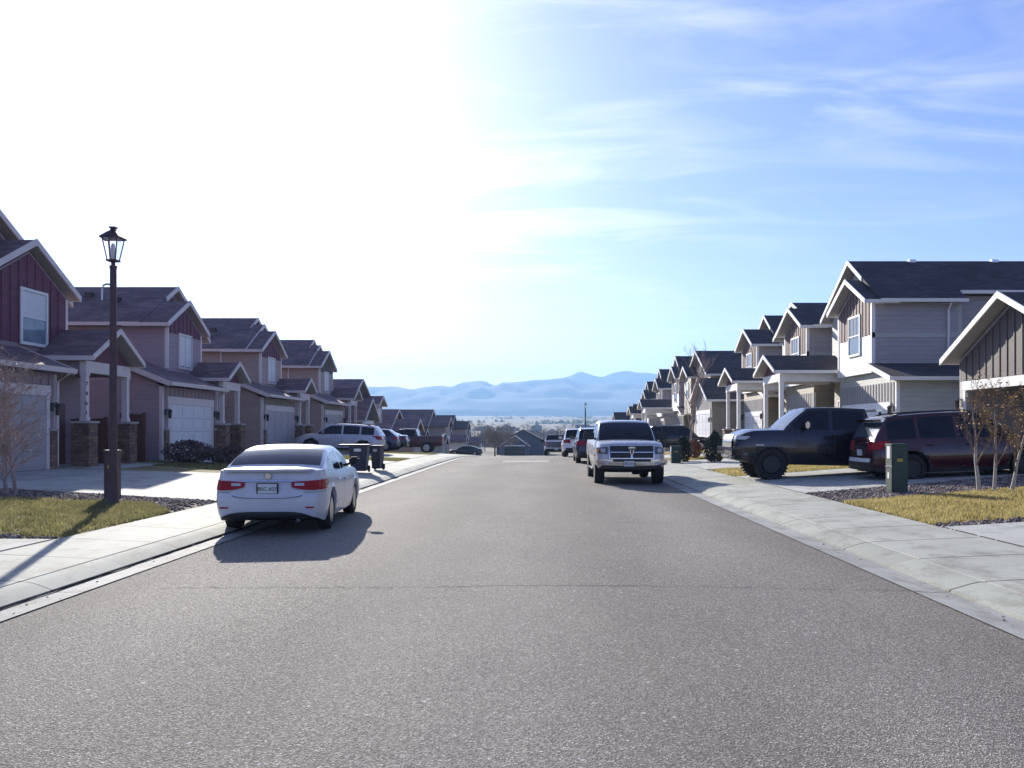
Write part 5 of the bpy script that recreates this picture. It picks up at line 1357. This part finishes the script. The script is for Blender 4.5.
0 and bare_tree('street_tree', 7.3, 66, 4.6, 'smaller bare tree on the right behind the tall bare street tree', 1, .09, 'bark', 'twig', .4, .3, 3, 5, seed=8, upright=.9, thin=.006)
0 and bare_tree('street_tree', -8.2, 53.6, 3.4, 'slim bare tree between two left driveways', 1, .05, 'bark', 'twig', .4, .35, 3, 4, seed=18, upright=.9, thin=.004)

def leafy(name, x, y, rx, h, label, mats, n=2600, cat='shrub', shape='cone', seed=2, size=.05, group=None, z=None, stem=True):
    rd = np.random.default_rng(seed); z = gz(x, y) if z is None else z
    root = empty(name, (x, y, z), label, cat, group)
    t = rd.random(n) ** .8; an = rd.random(n) * 6.283; q = rd.random(n) ** .45
    if shape == 'cone': rr = rx * np.sin(np.pi * np.clip(t * .86 + .14, 0, 1)) ** .75
    else: rr = rx * np.sqrt(np.clip(1 - (2 * t - 1) ** 2, 0, 1))
    lump = np.array([1 + .35 * noise.noise((math.cos(a) * 2, math.sin(a) * 2, b * 4 + seed)) for a, b in zip(an, t)])
    rr = rr * q * lump
    px_, py_, pz = np.cos(an) * rr, np.sin(an) * rr, t * h * (1 + .04 * rd.standard_normal(n)) + .02
    a = rd.standard_normal((n, 3)); a[:, 2] += .7; a /= np.linalg.norm(a, axis=1)[:, None]
    b = np.cross(a, rd.standard_normal((n, 3))); b /= np.linalg.norm(b, axis=1)[:, None]
    sz = (size * rd.uniform(.6, 1.5, n))[:, None]; p = np.stack([px_, py_, pz], 1)
    V = np.stack([p - a * sz * .2, p + a * sz * .5 + b * sz * .4, p + a * sz * 1.3, p + a * sz * .5 - b * sz * .4], 1).reshape(-1, 3)
    o = fast_mesh('foliage', V, np.arange(len(V)).reshape(-1, 4), mats, root)
    m = MB(); m.tube([(0, 0, -.1), (0, 0, h * .6)], [.05, .015], 6)
    so_ = m.build('stem', 'bark', None); so_.parent = root
    return root
leafy('evergreen_shrub', 6.35, 38.4, .36, 1.05, 'small dark egg shaped evergreen by the right pavement, nearer to the road', 'evergreen', 2200, seed=4, size=.055)
leafy('evergreen_shrub', 7.35, 36.6, .48, 1.20, 'larger dark cone shaped evergreen on the right lawn strip', 'evergreen', 3000, seed=5, size=.06)
leafy('dry_shrub', 7.3, 41.2, .38, .8, 'rusty dry shrub at the foot of the tall bare street tree', 'orange_shrub', 1500, seed=6, shape='ball', size=.06)
leafy('low_shrub', -12.9, 31.7, .95, .75, 'dark juniper bush spreading before the garage of the mauve grey house', 'juniper', 1900, seed=7, shape='ball', size=.07)
leafy('low_shrub', -11.6, 32.0, .8, .6, 'lower dark juniper bush nearer the pavement, next to the spreading one', 'juniper', 1300, seed=8, shape='ball', size=.07)
leafy('dry_shrub', 8.9, 40.6, .4, .6, 'small rusty shrub near the gabled porch on the right', 'orange_shrub', 1100, seed=9, shape='ball', size=.06)

# pale tree and scrub past the crest, houses and trees of the valley
def far_tree(x, y, h, w, label, mat='far_twig', n=1300, seed=1, group='trees in the valley'):
    rd = np.random.default_rng(seed); z = gz(x, y)
    root = empty('valley_tree', (x, y, z), label, 'tree', group)
    n_ = n; c = rd.standard_normal((26, 3)) * (w * .30, w * .30, h * .16) + (0, 0, h * .62)
    k = rd.integers(0, 26, n_); p = c[k] + rd.standard_normal((n_, 3)) * (w * .09, w * .09, h * .06)
    a = rd.standard_normal((n_, 3)); a[:, 2] += .6; a /= np.linalg.norm(a, axis=1)[:, None]
    b = np.cross(a, rd.standard_normal((n_, 3))); b /= np.linalg.norm(b, axis=1)[:, None]
    L_, wd = h * .07 * rd.uniform(.5, 1.4, n_)[:, None], h * .008
    V = np.stack([p - b * wd, p + b * wd, p + a * L_ + b * wd * .3, p + a * L_ - b * wd * .3], 1).reshape(-1, 3)
    fast_mesh('crown', V, np.arange(len(V)).reshape(-1, 4), mat, root)
    m = MB(); m.tube([(0, 0, -.5), (0, 0, h * .45), (w * .05, 0, h * .8)], [h * .03, h * .02, h * .006], 6)
    for q in range(8):
        an = q * .8; m.tube([(0, 0, h * (.3 + .03 * q)), (math.cos(an) * w * .3, math.sin(an) * w * .3, h * (.6 + .03 * q))], [h * .012, h * .004], 4)
    t_ = m.build('trunk', 'bark', None, recalc=False); t_.parent = root
    return root
far_tree(-8.0, 150, 6.0, 6.0, 'pale bushy bare tree at the left end of the road, before the ranch house', n=2200, seed=21)
rv = random.Random(4)
kinds = [('far_twig', 'bare brown tree far off among the valley roofs'), ('far_green', 'dark green tree far off among the valley roofs')]
for i in range(120):
    y = rv.uniform(240, 950); x = rv.uniform(-.16, .14) * y
    k = kinds[0] if rv.random() < .7 else kinds[1]
    far_tree(x, y, rv.uniform(5, 9), rv.uniform(5, 8), k[1], k[0], 260, 100 + i, 'bare trees in the valley' if k[0] == 'far_twig' else 'green trees in the valley')
cols = [('siding_tan', 'shingle_brown'), ('siding_greygreen', 'shingle_dark'), ('siding_grey', 'shingle_dark'), ('siding_olive', 'shingle_brown')]
placed = []
for i in range(400):
    if len(placed) >= 40: break
    y = rv.uniform(255, 820); x = rv.uniform(-.17, .15) * y
    if any(abs(x - a) < 17 and abs(y - b) < 24 for a, b in placed): continue
    placed.append((x, y)); sd, sh = rv.choice(cols); zg = gz(x, y); he = rv.choice((2.7, 2.8, 4.9))
    low_house(x, y, rv.uniform(8.5, 11), rv.uniform(10, 14), zg, he, he + 2.4, 'small far house in the valley behind the ranch house', sd, sh, rv.choice((0, 90, -90, 180, 20)), False, 'far houses in the valley')
# dark line of trees on the far rise
vv = []; rd_ = np.random.default_rng(9)
n_ = 2600
x_ = rd_.uniform(-900, 900, n_); y_ = rd_.choice([1500, 2300, 3100], n_) + rd_.normal(0, 60, n_)
keep = np.array([noise.noise((a * .006, b * .002, 5)) > -.02 for a, b in zip(x_, y_)]); x_, y_ = x_[keep], y_[keep]
Vt = []
for a, b in zip(x_, y_):
    zz = gz(a, b); hh = rd_.uniform(3, 7); w_ = rd_.uniform(4, 9); an = rd_.random() * 3.14
    base = np.array([(math.cos(an + k * 2.094) * w_, math.sin(an + k * 2.094) * w_, 0) for k in range(3)] + [(0, 0, hh)])
    base[:3] *= (1, 1, 1); Vt.append(base + (a, b, zz - .3))
Vt = np.concatenate(Vt); nt = len(Vt) // 4
ft = np.concatenate([np.array([(0, 1, 3), (1, 2, 3), (2, 0, 3)]) + 4 * i for i in range(nt)])
stuff(fast_mesh('far_wood', Vt, ft, 'far_green'))

# ------------------------------------------------------------------ mountains
def range_(name, prof, dist, depth, mat, seed, rough):
    pxs = [p[0] for p in prof]; pys = [p[1] for p in prof]
    m = MB(); nx, ny = 420, 30
    x0, x1 = -6200, 6200
    for j in range(ny):
        v = j / (ny - 1)                                # 0 foot .. .6 crest .. 1 behind
        for i in range(nx):
            x = x0 + (x1 - x0) * i / (nx - 1); y = dist + (v - .6) * depth
            px = 541 + F * x / dist; py = float(np.interp(px, pxs, pys))
            hc = (429 - py) * dist / F + H - 60
            k = (v / .6) ** .8 if v < .6 else 1 - ((v - .6) / .4) ** 1.3
            rg = 1 - abs(noise.noise((x * .0016 + seed, y * .0009, seed))) * 1.3
            z = 60 + hc * k * (1 - (1 - k) * .5 * (1 - rg)) + rough * hc * .24 * noise.fractal((x * .0055, y * .0045, seed), .8, 2.1, 6) * (1 if v < .58 else .3) * min(1, v * 4)
            m.v.append((x, y, z if j else 40))
    for j in range(ny - 1):
        for i in range(nx - 1): m.f.append((j * nx + i, j * nx + i + 1, (j + 1) * nx + i + 1, (j + 1) * nx + i)); m.m.append(0)
    return structure(m.build(name, mat, smooth=60, recalc=False))
front = [(-500, 388), (-200, 380), (0, 386), (150, 381), (300, 387), (388, 386.5), (400, 386), (412, 389), (424, 387), (438, 385), (452, 386), (463, 382), (484, 379.5), (494, 385), (503, 383), (520, 380.5), (545, 379), (566, 378), (582, 381), (600, 383.5), (622, 382), (640, 383), (660, 385), (720, 388), (800, 383), (950, 389), (1200, 384), (1500, 390)]
back = [(-500, 395), (450, 392), (530, 386), (560, 378), (572, 374.5), (580, 371.5), (592, 374), (603, 376), (615, 372), (628, 370), (640, 372), (655, 373), (680, 376), (730, 371), (800, 378), (900, 374), (1100, 380), (1500, 384)]
range_('mountains', front, 5400, 1900, 'mountain', 2.0, .55)
range_('mountains', back, 6700, 1500, 'mountain', 7.0, .45)

# ------------------------------------------------------------------ the air between
mh = bpy.data.materials.new('haze'); mh.use_nodes = True
nt_ = mh.node_tree; nt_.nodes.clear()
vol = nt_.nodes.new('ShaderNodeVolumePrincipled'); ou = nt_.nodes.new('ShaderNodeOutputMaterial')
vol.inputs['Color'].default_value = (0.36, 0.62, 1.0, 1); vol.inputs['Density'].default_value = HAZE if 'HAZE' in globals() else 2.3e-4
vol.inputs['Anisotropy'].default_value = 0.2
nt_.links.new(vol.outputs[0], ou.inputs['Volume'])
MAT['haze'] = mh
m = MB(); m.box(-6300, 6300, -500, 8000, -12, 520); hz = m.build('haze', 'haze'); stuff(hz); hz.display_type = 'WIRE'
